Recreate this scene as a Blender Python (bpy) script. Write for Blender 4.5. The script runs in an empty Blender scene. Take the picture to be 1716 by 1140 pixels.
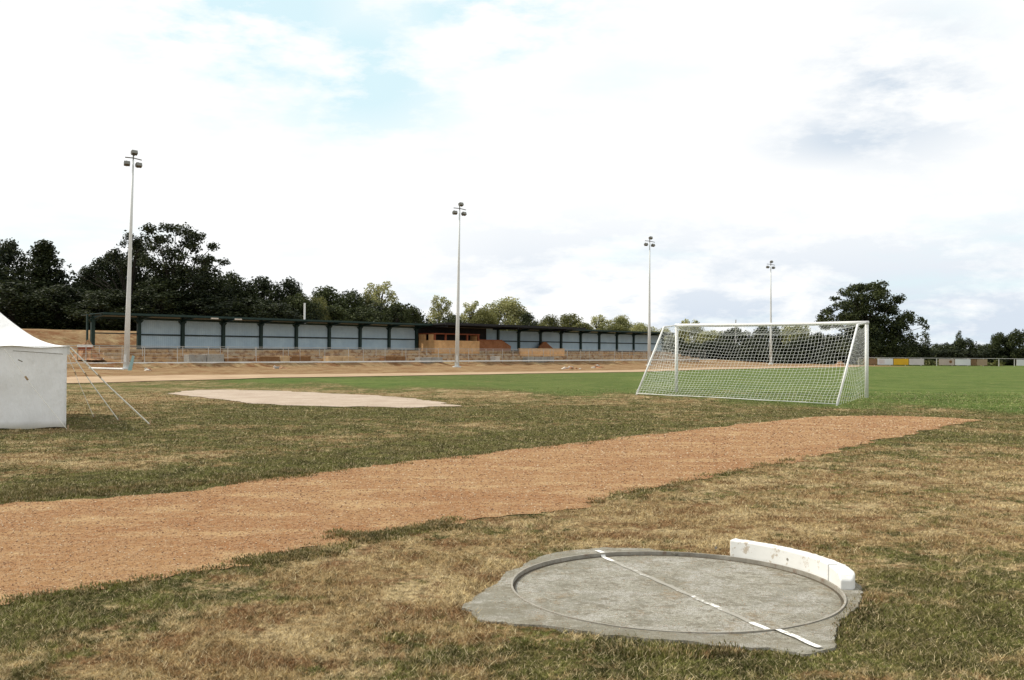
import bpy, math, random
import numpy as np
from mathutils import Matrix, Vector, noise as mn
R = math.radians
rnd = random.Random(7)
scene = bpy.context.scene
COL = scene.collection
F = 1600.0; HC = 1.53; PITCH = math.atan(23/F); ROLL = 0.0070

# ------------------------------------------------------------------ camera
cp, sp = math.cos(PITCH), math.sin(PITCH)
right0 = Vector((1,0,0)); up0 = Vector((0,-sp,cp)); fwd = Vector((0,cp,sp))
rt = right0*math.cos(ROLL) + up0*math.sin(ROLL)
up = up0*math.cos(ROLL) - right0*math.sin(ROLL)
cam_d = bpy.data.cameras.new('camera'); cam = bpy.data.objects.new('camera', cam_d); COL.objects.link(cam)
cam.matrix_world = Matrix(((rt.x,up.x,-fwd.x,0),(rt.y,up.y,-fwd.y,0),(rt.z,up.z,-fwd.z,HC),(0,0,0,1)))
cam_d.sensor_width = 36; cam_d.lens = F/1716*36; cam_d.clip_end = 6000; cam_d.clip_start = 0.05
scene.camera = cam

def sstep(a, b, x):
    t = np.clip((np.asarray(x, float)-a)/(b-a), 0, 1); return t*t*(3-2*t)
U = (0.644, 0.765)                                                  # along the touchline
W = (-0.765, 0.644)                                                 # towards the stands
POLE0 = (-28.5, 70.7)
def zf(x, y):
    """height of the ground"""
    x = np.asarray(x, float); y = np.asarray(y, float)
    t = (x-11.5)*.612 + (y-31)*.79
    wd = 3.5 + 3.5*sstep(10, 4, x)
    z = .18*sstep(0, 1, (t+wd)/wd)
    q = (x-POLE0[0])*W[0] + (y-POLE0[1])*W[1]
    s = (x-POLE0[0])*U[0] + (y-POLE0[1])*U[1]
    end = 1-.55*sstep(84, 100, s)
    z = z + .42*sstep(3.6, 4.9, q)*end + 1.0*sstep(5.2, 12.5, q)*end + 1.9*sstep(15, 22, q)*(1-sstep(12, 45, s)) 
    z = z - .04*sstep(20, 26, y)*0
    return z
def ray(px, py):
    a = (px-858)/F; b = -(py-570)/F
    return fwd + rt*a + up*b
def gp(px, py):
    """where the sight through a photo point meets the ground"""
    d = ray(px, py); t = 1.0; 
    lo = 0.5; hi = 2000.
    tt = lo
    while tt < hi:
        x, y, z = d.x*tt, d.y*tt, HC+d.z*tt
        if z < float(zf(x, y)): break
        tt *= 1.01
    lo = tt/1.01
    for _ in range(25):
        m = (lo+tt)/2
        if HC+d.z*m < float(zf(d.x*m, d.y*m)): tt = m
        else: lo = m
    return (d.x*tt, d.y*tt)
def yh(px): return 587+.007*px
def topz(px, py, Y): return HC + (yh(px)-py)/F*Y
def atY(px, Y): return ((px-858)/F*Y, Y)

# ------------------------------------------------------------------ scene helpers
def tag(o, label=None, cat=None, group=None, kind=None):
    if label: o['label'] = label
    if cat: o['category'] = cat
    if group: o['group'] = group
    if kind: o['kind'] = kind
    return o
def empty(name, loc=(0,0,0), rot=(0,0,0), label=None, cat=None, group=None):
    o = bpy.data.objects.new(name, None); COL.objects.link(o); o.empty_display_size = .2
    o.location = loc; o.rotation_euler = rot
    return tag(o, label, cat, group)
class MB:
    def __init__(s): s.v = []; s.f = []
    def add(s, vs, fs):
        n = len(s.v); s.v += [tuple(p) for p in vs]; s.f += [tuple(i+n for i in f) for f in fs]; return s
    def box(s, a, b):
        (x0,y0,z0),(x1,y1,z1) = a, b
        return s.add([(x0,y0,z0),(x1,y0,z0),(x1,y1,z0),(x0,y1,z0),(x0,y0,z1),(x1,y0,z1),(x1,y1,z1),(x0,y1,z1)],
                     [(3,2,1,0),(4,5,6,7),(0,1,5,4),(1,2,6,5),(2,3,7,6),(3,0,4,7)])
    def tube(s, pts, rad, n=8, cap=True):
        pts = [Vector(p) for p in pts]
        if not hasattr(rad, '__len__'): rad = [rad]*len(pts)
        vs = []; fs = []
        for i, p in enumerate(pts):
            d = (pts[min(i+1,len(pts)-1)]-pts[max(i-1,0)]).normalized()
            a = d.cross(Vector((0,0,1)) if abs(d.z) < .9 else Vector((1,0,0))).normalized(); b = d.cross(a)
            for k in range(n):
                an = 2*math.pi*k/n; vs.append(p+(a*math.cos(an)+b*math.sin(an))*rad[i])
        for i in range(len(pts)-1):
            for k in range(n):
                fs.append((i*n+k, i*n+(k+1)%n, (i+1)*n+(k+1)%n, (i+1)*n+k))
        if cap: fs += [tuple(range(n-1,-1,-1)), tuple(range((len(pts)-1)*n, len(pts)*n))]
        return s.add(vs, fs)
    def bar(s, p, q, w, h):                                         # rectangular bar from p to q
        p = Vector(p); q = Vector(q); d = (q-p).normalized()
        a = d.cross(Vector((0,0,1)) if abs(d.z) < .95 else Vector((0,1,0))).normalized()*w/2; b = d.cross(a).normalized()*h/2
        vs = [p-a-b,p+a-b,p+a+b,p-a+b,q-a-b,q+a-b,q+a+b,q-a+b]
        return s.add(vs, [(3,2,1,0),(4,5,6,7),(0,1,5,4),(1,2,6,5),(2,3,7,6),(3,0,4,7)])
    def prism(s, poly, axis, a, b):                                 # 2-D polygon pushed along an axis
        def P(u_, v_, w_): return {'y':(u_, w_, v_), 'z':(u_, v_, w_), 'x':(w_, u_, v_)}[axis]
        n = len(poly)
        return s.add([P(*p, a) for p in poly]+[P(*p, b) for p in poly],
                     [tuple(range(n)), tuple(range(2*n-1, n-1, -1))]+[(i, i+n, (i+1)%n+n, (i+1)%n) for i in range(n)])
    def build(s, name, m, parent=None, smooth=False, bevel=0):
        me = bpy.data.meshes.new(name); me.from_pydata(s.v, [], s.f); me.validate(); me.update()
        import bmesh
        bm = bmesh.new(); bm.from_mesh(me); bmesh.ops.recalc_face_normals(bm, faces=bm.faces); bm.to_mesh(me); bm.free()
        if m: me.materials.append(m)
        if smooth: me.polygons.foreach_set('use_smooth', [True]*len(me.polygons))
        o = bpy.data.objects.new(name, me); COL.objects.link(o)
        if parent: o.parent = parent
        if bevel:
            b = o.modifiers.new('bevel', 'BEVEL'); b.width = bevel; b.segments = 2; b.limit_method = 'ANGLE'
        return o
def np_mesh(name, co, faces_n, idx, mat_, attrs={}, parent=None):
    """co (n,3); faces all with faces_n corners"""
    me = bpy.data.meshes.new(name); nf = len(idx)//faces_n
    me.vertices.add(len(co)); me.vertices.foreach_set('co', np.asarray(co, np.float32).ravel())
    me.loops.add(len(idx)); me.loops.foreach_set('vertex_index', np.asarray(idx, np.int32))
    me.polygons.add(nf); me.polygons.foreach_set('loop_start', np.arange(nf, dtype=np.int32)*faces_n)
    me.update(calc_edges=True)
    for k, a in attrs.items():
        at = me.attributes.new(k, 'FLOAT', 'POINT'); at.data.foreach_set('value', np.asarray(a, np.float32))
    me.materials.append(mat_)
    o = bpy.data.objects.new(name, me); COL.objects.link(o)
    if parent: o.parent = parent
    return o

# ------------------------------------------------------------------ material helpers
class NT:
    def __init__(s, name):
        s.m = bpy.data.materials.new(name); s.m.use_nodes = True; s.t = s.m.node_tree; s.t.nodes.clear()
        s.out = s.n('ShaderNodeOutputMaterial'); s.b = s.n('ShaderNodeBsdfPrincipled'); s.l(s.b.outputs[0], s.out.inputs[0])
        s.b.inputs['Specular IOR Level'].default_value = .25
    def n(s, t, **k):
        o = s.t.nodes.new(t)
        for a, b in k.items(): setattr(o, a, b)
        return o
    def l(s, a, b): s.t.links.new(a, b)
    def pos(s): 
        if not hasattr(s, '_p'): s._p = s.n('ShaderNodeNewGeometry')
        return s._p.outputs['Position']
    def obj(s):
        if not hasattr(s, '_o'): s._o = s.n('ShaderNodeTexCoord')
        return s._o.outputs['Object']
    def noise(s, scale, detail=4, rough=.55, vec=None, stretch=None):
        v = vec or s.pos()
        if stretch:
            mp = s.n('ShaderNodeMapping'); mp.inputs['Scale'].default_value = stretch; s.l(v, mp.inputs['Vector']); v = mp.outputs[0]
        o = s.n('ShaderNodeTexNoise'); o.inputs['Scale'].default_value = scale; o.inputs['Detail'].default_value = detail
        o.inputs['Roughness'].default_value = rough; s.l(v, o.inputs['Vector']); return o.outputs['Fac']
    def val(s, sock, x):
        if hasattr(x, 'links'): s.l(x, sock)
        else: sock.default_value = x
    def math(s, op, a, b=0., c=None, clamp=False):
        o = s.n('ShaderNodeMath', operation=op, use_clamp=clamp)
        s.val(o.inputs[0], a); s.val(o.inputs[1], b)
        if c is not None: s.val(o.inputs[2], c)
        return o.outputs[0]
    def rng(s, x, a, b, c=0., d=1.):
        o = s.n('ShaderNodeMapRange'); s.l(x, o.inputs[0])
        for i, v in enumerate((a,b,c,d)): o.inputs[i+1].default_value = v
        return o.outputs[0]
    def mix(s, f, a, b, mode='MIX'):
        o = s.n('ShaderNodeMix', data_type='RGBA', blend_type=mode)
        s.val(o.inputs[0], f)
        for sk, x in ((o.inputs[6], a), (o.inputs[7], b)):
            if hasattr(x, 'links'): s.l(x, sk)
            else: sk.default_value = (*x[:3], 1)
        return o.outputs[2]
    def attr(s, name): return s.n('ShaderNodeAttribute', attribute_name=name).outputs['Fac']
    def bump(s, h, strength=.3, dist=.02):
        o = s.n('ShaderNodeBump'); o.inputs['Strength'].default_value = strength; o.inputs['Distance'].default_value = dist
        s.l(h, o.inputs['Height']); s.l(o.outputs[0], s.b.inputs['Normal'])
    def fin(s, col, rough=.8, metal=0.):
        s.val(s.b.inputs['Base Color'], col if hasattr(col,'links') else (*col,1)); s.val(s.b.inputs['Roughness'], rough)
        s.b.inputs['Metallic'].default_value = metal
        return s.m
def weathered(name, c0, c1, scale=1.5, rough=.75, metal=0., grain=30, dirt=None, bump=.15):
    t = NT(name); f = t.rng(t.noise(scale, 6, .65), .35, .65)
    c = t.mix(f, c0, c1)
    g = t.noise(grain, 3); c = t.mix(t.rng(g, .3, .7, 0, .35), c, [x*.55 for x in c0])
    if dirt: c = t.mix(t.rng(t.noise(scale*2.3, 7, .7), .55, .7, 0, .8), c, dirt)
    t.bump(g, bump, .01)
    return t.fin(c, rough, metal)

def turf_color(t, gain=1.0, blade=False):
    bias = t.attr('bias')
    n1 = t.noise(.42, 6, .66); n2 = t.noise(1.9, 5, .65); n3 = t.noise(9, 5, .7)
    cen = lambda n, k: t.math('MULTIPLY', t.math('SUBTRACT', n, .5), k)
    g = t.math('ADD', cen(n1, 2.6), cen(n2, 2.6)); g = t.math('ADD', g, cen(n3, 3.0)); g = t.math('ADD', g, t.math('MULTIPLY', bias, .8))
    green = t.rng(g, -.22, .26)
    straw = t.mix(t.rng(t.noise(5, 5, .65), .38, .62), (.245,.155,.075), (.47,.355,.19))
    straw = t.mix(t.rng(t.noise(1.1, 5, .65), .47, .6, 0, .75), straw, (.62,.50,.30))
    soil = t.rng(t.noise(2.4, 6, .7), .50, .59, 0, .75)
    straw = t.mix(soil, straw, (.20,.095,.045))
    gr = t.mix(t.rng(t.noise(3, 6, .65), .4, .6), (.046,.054,.016), (.140,.150,.042))
    gr = t.mix(t.rng(t.noise(.8, 5, .65), .5, .62, 0, .6), gr, (.12,.105,.04))
    lush = t.mix(t.rng(t.noise(.35, 6, .65), .38, .62), (.066,.128,.028), (.125,.185,.048))
    lush = t.mix(t.rng(t.noise(2.5, 6, .7), .48, .62, 0, .6), lush, (.20,.235,.075))
    lush = t.mix(t.rng(t.noise(1.2, 6, .7, stretch=(.3,1,1)), .5, .66, 0, .5), lush, (.05,.085,.02))
    gr = t.mix(t.rng(t.attr('lush'), 0, 1), gr, lush)
    pt = t.rng(t.attr('lush'), .5, 1, 1, .35)
    c = t.mix(green, straw, gr)
    c = t.mix(t.math('MULTIPLY', t.rng(t.noise(17, 5, .7), .38, .56, .70, 0), pt), c, (.035,.028,.012))  # shading between grass clumps, painted into the colour as dark mottling
    c = t.mix(t.math('MULTIPLY', t.rng(t.noise(23, 4, .7), .54, .66, 0, .5), pt), c, (.58,.46,.27))
    earth = t.mix(t.rng(t.noise(.9, 6, .7), .38, .62), (.25,.145,.075), (.33,.235,.135))
    earth = t.mix(t.rng(t.noise(.5, 6, .72), .50, .58, 0, .75), earth, (.17,.07,.03))
    earth = t.mix(t.rng(t.noise(.8, 7, .75, stretch=(.6,1,1)), .52, .6, 0, .7), earth, (.44,.34,.19))
    earth = t.mix(t.rng(t.noise(1.3, 7, .75), .56, .62, 0, .6), earth, (.10,.085,.035))
    c = t.mix(t.attr('earth'), c, earth)
    c = t.mix(1., c, (1.05,1.04,1.0), 'MULTIPLY')
    if gain != 1: c = t.mix(1., c, (gain,gain*.99,gain*.93), 'MULTIPLY')
    return c, n3

# ------------------------------------------------------------------ materials
M = {}; CRAD = 1.06
t = NT('turf'); c, n3 = turf_color(t)
fine = t.noise(70, 4, .7); c = t.mix(t.rng(fine, .3, .75, .5, 0), c, (.03,.022,.012)); t.bump(fine, .6, .03); t.b.inputs['Specular IOR Level'].default_value = .03; M['turf'] = t.fin(c, 1.)
t = NT('grass_blade'); c, n3 = turf_color(t, 1.25, True)
isl = t._p.outputs['Random Per Island'] if hasattr(t, '_p') else None
c = t.mix(t.rng(isl, 0, 1, 0, .5), c, (.10,.075,.035)); c = t.mix(t.rng(isl, .72, 1, 0, .7), c, (.66,.55,.34)); t.b.inputs['Specular IOR Level'].default_value = .08; M['blade'] = t.fin(c, .8)
t = NT('cinder_path')
a = t.noise(.55, 7, .7); b = t.noise(9, 5, .7); d = t.noise(90, 3, .6)
c = t.mix(t.rng(a, .4, .6), (.33,.165,.072), (.40,.235,.110)); c = t.mix(t.rng(b, .45, .65, 0, .6), c, (.52,.35,.20))
c = t.mix(t.rng(t.noise(1.6, 7, .72, stretch=(.5,1.2,1)), .50, .62, 0, .75), c, (.58,.41,.215))
c = t.mix(t.rng(t.noise(2.6, 7, .75, stretch=(.5,1.2,1)), .55, .72, 0, .5), c, (.28,.15,.08)); c = t.mix(t.rng(d, .3, .7, .5, 0), c, (.16,.08,.04))
c = t.mix(t.rng(t.noise(38, 4, .7), .55, .68, 0, .5), c, (.56,.42,.27))
vo = t.n('ShaderNodeTexVoronoi'); vo.inputs['Scale'].default_value = 22; t.l(t.pos(), vo.inputs['Vector'])
c = t.mix(t.rng(vo.outputs['Distance'], .06, .14, .6, 0), c, (.6,.48,.33)); t.b.inputs['Specular IOR Level'].default_value = .05
t.bump(t.math('ADD', t.math('MULTIPLY', b, 1.5), t.math('MULTIPLY', d, .5)), .9, .04); M['path'] = t.fin(c, 1.)
t = NT('track_cinder'); a = t.noise(.5, 7, .65); c = t.mix(t.rng(a, .35, .65), (.30,.20,.115), (.40,.29,.18)); M['track'] = t.fin(c, .95)
t = NT('pit_sand'); a = t.noise(.9, 7, .7); c = t.mix(t.rng(a, .35, .65), (.34,.265,.20), (.46,.38,.30)); b = t.noise(12, 6, .75)
c = t.mix(t.rng(b, .48, .65, 0, .5), c, (.25,.175,.12)); t.bump(b, .8, .04); M['sand'] = t.fin(c, .95)

t = NT('concrete_slab')
a = t.noise(1.5, 8, .75); b = t.noise(6, 10, .8); d = t.noise(150, 4, .7)
c = t.mix(t.rng(a, .42, .58), (.34,.325,.265), (.47,.455,.39)); c = t.mix(t.rng(b, .49, .55, 0, .8), c, (.20,.18,.135))
c = t.mix(t.rng(t.noise(3.2, 8, .78, stretch=(.8,1.2,1)), .50, .56, 0, .75), c, (.48,.465,.42)); c = t.mix(t.rng(d, .35, .6, .75, 0), c, (.07,.065,.05))
c = t.mix(t.rng(t.noise(2.3, 8, .8), .55, .62, 0, .6), c, (.22,.16,.09)); t.b.inputs['Specular IOR Level'].default_value = .1
c = t.mix(t.rng(t.noise(45, 5, .75), .40, .52, .5, 0), c, (.14,.125,.09)); c = t.mix(t.rng(t.noise(60, 4, .75), .56, .66, 0, .6), c, (.5,.48,.43)); c = t.mix(t.rng(t.noise(1.1, 9, .78), .50, .57, 0, .55), c, (.17,.162,.125)); c = t.mix(t.rng(t.noise(2.0, 9, .8), .60, .68, 0, .8), c, (.55,.53,.48))
sx = t.n('ShaderNodeTexCoord').outputs['Object']; ln_ = t.n('ShaderNodeVectorMath', operation='LENGTH'); t.l(sx, ln_.inputs[0])
c = t.mix(t.math('MULTIPLY', t.rng(ln_.outputs['Value'], CRAD*.86, CRAD*1.02), t.rng(t.noise(4, 6, .7), .44, .60, .0, .5)), c, (.17,.15,.105))
t.bump(t.math('ADD', d, b), .6, .012); M['slab'] = t.fin(c, .95)
M['ring'] = weathered('ring_steel', (.24,.22,.18), (.36,.34,.29), 6, .7, .0, 60, (.14,.07,.035))
M['groove'] = weathered('soil_groove', (.07,.06,.045), (.13,.105,.07), 9, .95, 0, 60)
def chipped(name, base, under, scale, lo=.6, hi=.66, rough=.55):
    t = NT(name); n = t.noise(scale, 8, .75, stretch=(1,1,1)); f = t.rng(n, lo, hi)
    c = t.mix(t.rng(t.noise(3, 5), .35, .65), base, [x*.86 for x in base]); c = t.mix(f, c, under); t.bump(n, .25, .01); return t.fin(c, rough)
M['toe'] = chipped('chipped_white_paint', (.74,.74,.71), (.48,.42,.34), 10, .555, .61)
M['crack'] = weathered('old_timber', (.3,.27,.22), (.42,.38,.33), 6)
t = NT('worn_white_line'); n = t.noise(18, 8, .8); f = t.rng(t.math('ADD', n, t.math('MULTIPLY', t.attr('wear'), .35)), .50, .56)
c = t.mix(f, (.78,.78,.74), (.29,.275,.235)); M['line'] = t.fin(c, .8)
M['white'] = weathered('white_gloss_paint', (.82,.82,.80), (.74,.74,.71), 2, .4, 0, 20, None, .05)
M['net'] = NT('net_cord').fin((.78,.80,.78), .8)
M['galv'] = weathered('galvanised_steel', (.62,.65,.65), (.70,.72,.70), .8, .55, .0, 15, None, .05)
M['thin_galv'] = weathered('galvanised_rail', (.40,.40,.38), (.54,.52,.48), .8, .6, .1, 15, None, .05)
M['lamp'] = weathered('floodlight_casing', (.10,.10,.085), (.15,.145,.125), 6, .5, .2)
t = NT('lamp_glass'); M['glass'] = t.fin((.20,.20,.18), .2)
M['green'] = weathered('dark_green_steel', (.008,.026,.022), (.016,.040,.034), 2, .5)
M['rail'] = weathered('dark_grey_rail', (.018,.028,.028), (.03,.042,.042), 2, .6)
t = NT('ribbed_cladding'); w = t.n('ShaderNodeTexWave', wave_type='BANDS', bands_direction='X'); w.inputs['Scale'].default_value = 1.6; w.inputs['Distortion'].default_value = .6
t.l(t.obj(), w.inputs['Vector']); c = t.mix(t.rng(t.noise(1.0, 6, .6), .35, .65), (.38,.50,.59), (.46,.585,.66))
c = t.mix(t.rng(w.outputs[0], .0, 1, .12, 0), c, (.15,.2,.24)); t.bump(w.outputs[0], .5, .03); M['clad'] = t.fin(c, .55)
M['black'] = weathered('black_bitumen', (.012,.013,.014), (.022,.022,.024), 2, .8)
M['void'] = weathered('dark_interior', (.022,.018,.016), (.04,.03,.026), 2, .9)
def brick(name, c1, c2, mort, sc=1.0):
    t = NT(name); b = t.n('ShaderNodeTexBrick'); b.inputs['Color1'].default_value = (*c1,1); b.inputs['Color2'].default_value = (*c2,1)
    b.inputs['Mortar'].default_value = (*mort,1); b.inputs['Scale'].default_value = 4.4*sc; b.inputs['Mortar Size'].default_value = .015
    mp = t.n('ShaderNodeMapping'); mp.inputs['Rotation'].default_value = (R(90),0,0); t.l(t.obj(), mp.inputs[0]); t.l(mp.outputs[0], b.inputs['Vector'])
    c = t.mix(t.rng(t.noise(1.3, 6, .7), .4, .66, 0, .5), b.outputs['Color'], [x*.5 for x in c1]); return t.fin(c, .9)
M['brick'] = brick('orange_brick', (.70,.36,.14), (.76,.47,.21), (.5,.42,.3))
M['brick_red'] = brick('red_brick', (.30,.10,.035), (.36,.145,.055), (.3,.22,.15))
M['block'] = brick('tan_block', (.48,.31,.155), (.56,.40,.22), (.5,.42,.3), .5)
M['red_paint'] = weathered('rust_red_frame', (.22,.055,.025), (.28,.09,.04), 3)
t = NT('terrace_concrete'); a = t.noise(.33, 7, .7); b = t.noise(1.7, 7, .72)
c = t.mix(t.rng(a, .4, .6), (.44,.28,.14), (.38,.30,.20)); c = t.mix(t.rng(b, .49, .57, 0, .85), c, (.20,.10,.045))
c = t.mix(t.rng(t.noise(.9, 6, .7), .55, .63, 0, .7), c, (.42,.35,.26)); M['terrace'] = t.fin(c, .95)
M['earthpile'] = weathered('rubble_earth', (.30,.13,.06), (.44,.31,.18), 2.2, .95, 0, 12, (.12,.05,.03), .6)
M['grey_block'] = weathered('grey_concrete', (.26,.25,.23), (.36,.35,.31), 1.2, .9, 0, 12, (.2,.13,.08))
M['brown_block'] = weathered('brown_brick_pack', (.17,.085,.035), (.24,.13,.06), 3, .9, 0, 10)
M['pale'] = weathered('pale_rubble', (.5,.45,.38), (.6,.56,.5), 3, .9)
t = NT('tent_canvas'); a = t.noise(.9, 6, .6); b = t.noise(7, 5, .6)
c = t.mix(t.rng(a, .35, .65), (.82,.82,.81), (.76,.76,.755)); c = t.mix(t.rng(b, .55, .8, 0, .25), c, (.5,.48,.42)); 
sx = t.n('ShaderNodeSeparateXYZ'); t.l(t.pos(), sx.inputs[0]); c = t.mix(t.rng(sx.outputs[2], .02, .16, .75, 0), c, (.34,.31,.22)); cre = t.noise(2.2, 5, .6, stretch=(1.6,1.6,.5)); c = t.mix(t.rng(cre, .5, .62, 0, .12), c, (.6,.59,.55)); t.bump(t.math('ADD', a, cre), .5, .08); M['canvas'] = t.fin(c, .85)
M['seam'] = NT('dark_seam').fin((.16,.14,.11), .9)
M['rope'] = weathered('rope', (.76,.73,.64), (.80,.78,.70), 8)
M['wood'] = weathered('peg_wood', (.3,.2,.11), (.4,.29,.17), 8)
M['teal'] = weathered('pale_teal_steel', (.22,.36,.36), (.30,.42,.41), 2, .5)
def leafmat(name, dark, mid, light, sc=.28, lo=.40, hi=.62):
    t = NT(name); n = t.noise(sc, 5, .6)
    c = t.mix(t.rng(n, lo, hi), dark, mid); g = t._p.outputs['Random Per Island']
    c = t.mix(t.rng(g, .55, 1, 0, .8), c, light); t.fin(c, .65)
    tr = t.n('ShaderNodeBsdfTranslucent'); t.l(c, tr.inputs[0]); mx = t.n('ShaderNodeMixShader'); mx.inputs[0].default_value = .22
    t.l(t.b.outputs[0], mx.inputs[1]); t.l(tr.outputs[0], mx.inputs[2]); t.l(mx.outputs[0], t.out.inputs[0]); return t.m
M['leaf_dark'] = leafmat('dark_leaves', (.010,.017,.007), (.026,.036,.012), (.065,.075,.024))
M['leaf_deep'] = leafmat('deep_green_leaves', (.016,.025,.010), (.046,.060,.018), (.105,.12,.036))
M['leaf_mid'] = leafmat('green_leaves', (.055,.065,.02), (.15,.155,.045), (.30,.28,.10))
M['leaf_light'] = leafmat('yellow_green_leaves', (.15,.165,.06), (.34,.34,.14), (.58,.54,.27))
M['bark'] = weathered('bark', (.022,.018,.013), (.04,.032,.024), 3, .95)

# ------------------------------------------------------------------ ground sheet
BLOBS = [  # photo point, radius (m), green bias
 (60,830,1.6,.7),(170,822,1.5,.7),(290,812,1.6,.7),(400,802,1.6,.6),(500,792,1.6,.6),(620,775,1.4,.5),(420,740,3,.25),(760,750,2,.35),(900,735,2.2,.35),(1050,720,2,.35),  # first greens paint the shadow band along the path's far edge into the turf
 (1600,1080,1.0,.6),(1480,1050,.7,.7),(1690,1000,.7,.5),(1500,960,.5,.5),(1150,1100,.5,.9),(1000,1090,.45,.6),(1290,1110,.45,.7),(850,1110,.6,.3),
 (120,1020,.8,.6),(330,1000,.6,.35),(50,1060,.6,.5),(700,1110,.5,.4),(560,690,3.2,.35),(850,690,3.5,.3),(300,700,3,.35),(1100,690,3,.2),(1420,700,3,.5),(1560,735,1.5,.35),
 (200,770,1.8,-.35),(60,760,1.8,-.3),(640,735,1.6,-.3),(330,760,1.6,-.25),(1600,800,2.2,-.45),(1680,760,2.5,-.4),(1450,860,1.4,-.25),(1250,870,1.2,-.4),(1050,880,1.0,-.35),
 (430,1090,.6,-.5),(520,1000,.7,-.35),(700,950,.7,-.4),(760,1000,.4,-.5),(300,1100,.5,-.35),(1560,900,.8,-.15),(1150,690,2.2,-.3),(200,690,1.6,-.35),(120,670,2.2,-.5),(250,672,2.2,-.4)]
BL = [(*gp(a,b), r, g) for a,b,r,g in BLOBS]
TR_ = [gp(*p) for p in [(-120,652),(0,642),(115,634),(250,632),(400,630.5),(560,629),(740,627),(900,625),(1070,621.5),(1180,618),(1300,616.3),(1440,614)]]
TRX = [p[0] for p in TR_]; TRY = [p[1] for p in TR_]
def masks(x, y):
    t_ = (x-11.5)*.612 + (y-31)*.79
    pitch = sstep(-4.5, -1.5, t_ + .8*np.sin(x*.9)+.5*np.sin(x*2.3+y))
    bias = pitch*1.15 + .0
    left = np.exp(-((x+12)**2/80+(y-42)**2/30)); bias = bias + left*.45
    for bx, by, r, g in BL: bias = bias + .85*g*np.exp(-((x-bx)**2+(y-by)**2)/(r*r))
    q = (x-POLE0[0])*W[0] + (y-POLE0[1])*W[1]; s = (x-POLE0[0])*U[0] + (y-POLE0[1])*U[1]
    earth = sstep(-6.5, -3.5, q+np.sin(s*.4)*.6)
    ty = np.interp(x, TRX, TRY); earth = np.maximum(earth, sstep(-.6, .6, y-ty)*(x < 55))
    far = sstep(165, 200, y); earth = earth*(1-far)
    mid = sstep(11, 15, y)*(1-sstep(26, 34, y)); near = 1-sstep(7.5, 10, y); return bias-.12+.36*mid-.12*near, np.clip(pitch*(.8+.2*sstep(-2,12,x))+left*.45,0,1), earth
def grid_axis(stops):
    out = []
    for a, b, st in stops: out += list(np.arange(a, b, st))
    return np.array(out+[stops[-1][1]])
CX, CY = atY(1131, 6.29); CR = 1.06
gx = grid_axis([(-2500,-300,275),(-300,-100,25),(-100,-40,3),(-40,-14,1),(-14,16,.25),(16,60,1),(60,120,3),(120,300,20),(300,2500,275)])
gy = grid_axis([(-300,-20,40),(-20,0,5),(0,40,.25),(40,100,.8),(100,200,2.5),(200,400,20),(400,4000,400)])
X, Y = np.meshgrid(gx, gy); Z = zf(X, Y); nx = len(gx); ny = len(gy)
Z = Z + np.where(Y > 400, -(Y-400)*.002, 0)
Z = Z - .10*((X-CX)**2+(Y-CY)**2 < (CR+.05)**2)
i = np.arange(ny-1)[:,None]*nx + np.arange(nx-1)[None,:]
idx = np.stack([i, i+1, i+nx+1, i+nx], -1).reshape(-1)
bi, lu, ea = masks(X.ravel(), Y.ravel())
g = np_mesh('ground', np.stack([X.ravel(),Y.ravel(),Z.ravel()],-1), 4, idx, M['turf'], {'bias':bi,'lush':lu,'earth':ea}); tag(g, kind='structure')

def noisy(poly, amp, step):
    """poly: world points, returns a finer outline with a ragged edge"""
    out = []; n = len(poly)
    for k in range(n):
        a = poly[k]; b = poly[(k+1)%n]; L = math.dist(a, b); m = max(1, int(L/step))
        nxv = (-(b[1]-a[1])/max(L,1e-6), (b[0]-a[0])/max(L,1e-6))
        for j in range(m):
            f = j/m; x = a[0]+(b[0]-a[0])*f; y = a[1]+(b[1]-a[1])*f
            d = amp*(mn.noise(Vector((x*1.1, y*1.1, 3)))*1.4 + mn.noise(Vector((x*4, y*4, 9)))*.8 + mn.noise(Vector((x*13, y*13, 1)))*.5)
            out.append((x+nxv[0]*d, y+nxv[1]*d))
    return out
import bmesh
def sheet(name, poly, m, dz, cell=.5, kind='structure'):
    """flat polygon cut into cells and laid on the ground"""
    bm = bmesh.new(); vs = [bm.verts.new((x, y, 0)) for x, y in poly]; bm.faces.new(vs)
    bmesh.ops.triangulate(bm, faces=bm.faces[:])
    xs = [p[0] for p in poly]; ys = [p[1] for p in poly]
    for ax, lo, hi in ((0, min(xs), max(xs)), (1, min(ys), max(ys))):
        v = lo+cell
        while v < hi:
            no = (1,0,0) if ax == 0 else (0,1,0); co = (v,0,0) if ax == 0 else (0,v,0)
            bmesh.ops.bisect_plane(bm, geom=bm.verts[:]+bm.edges[:]+bm.faces[:], plane_co=co, plane_no=no); v += cell
    for v in bm.verts: v.co.z = float(zf(v.co.x, v.co.y))+dz
    me = bpy.data.meshes.new(name); bmesh.ops.recalc_face_normals(bm, faces=bm.faces[:])
    if bm.faces and sum(f.normal.z for f in bm.faces) < 0: bmesh.ops.reverse_faces(bm, faces=bm.faces[:])
    bm.to_mesh(me); bm.free(); me.materials.append(m)
    o = bpy.data.objects.new(name, me); COL.objects.link(o)
    if kind: o['kind'] = kind
    return o
PATH_UP = [(-300,878),(0,847),(130,839),(300,825),(520,794),(700,774),(900,750),(1150,722),(1280,707),(1380,698),(1480,697),(1560,699),(1645,704)]
PATH_LO = [(1600,712),(1560,721),(1450,745),(1350,768),(1200,797),(1030,836),(900,858),(800,873),(690,888),(600,897),(590,908),(520,926),(430,938),(410,948),(300,966),(150,986),(0,1008),(-300,1060)]
path_poly = noisy([gp(*p) for p in PATH_UP+PATH_LO], .17, .07)
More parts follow.
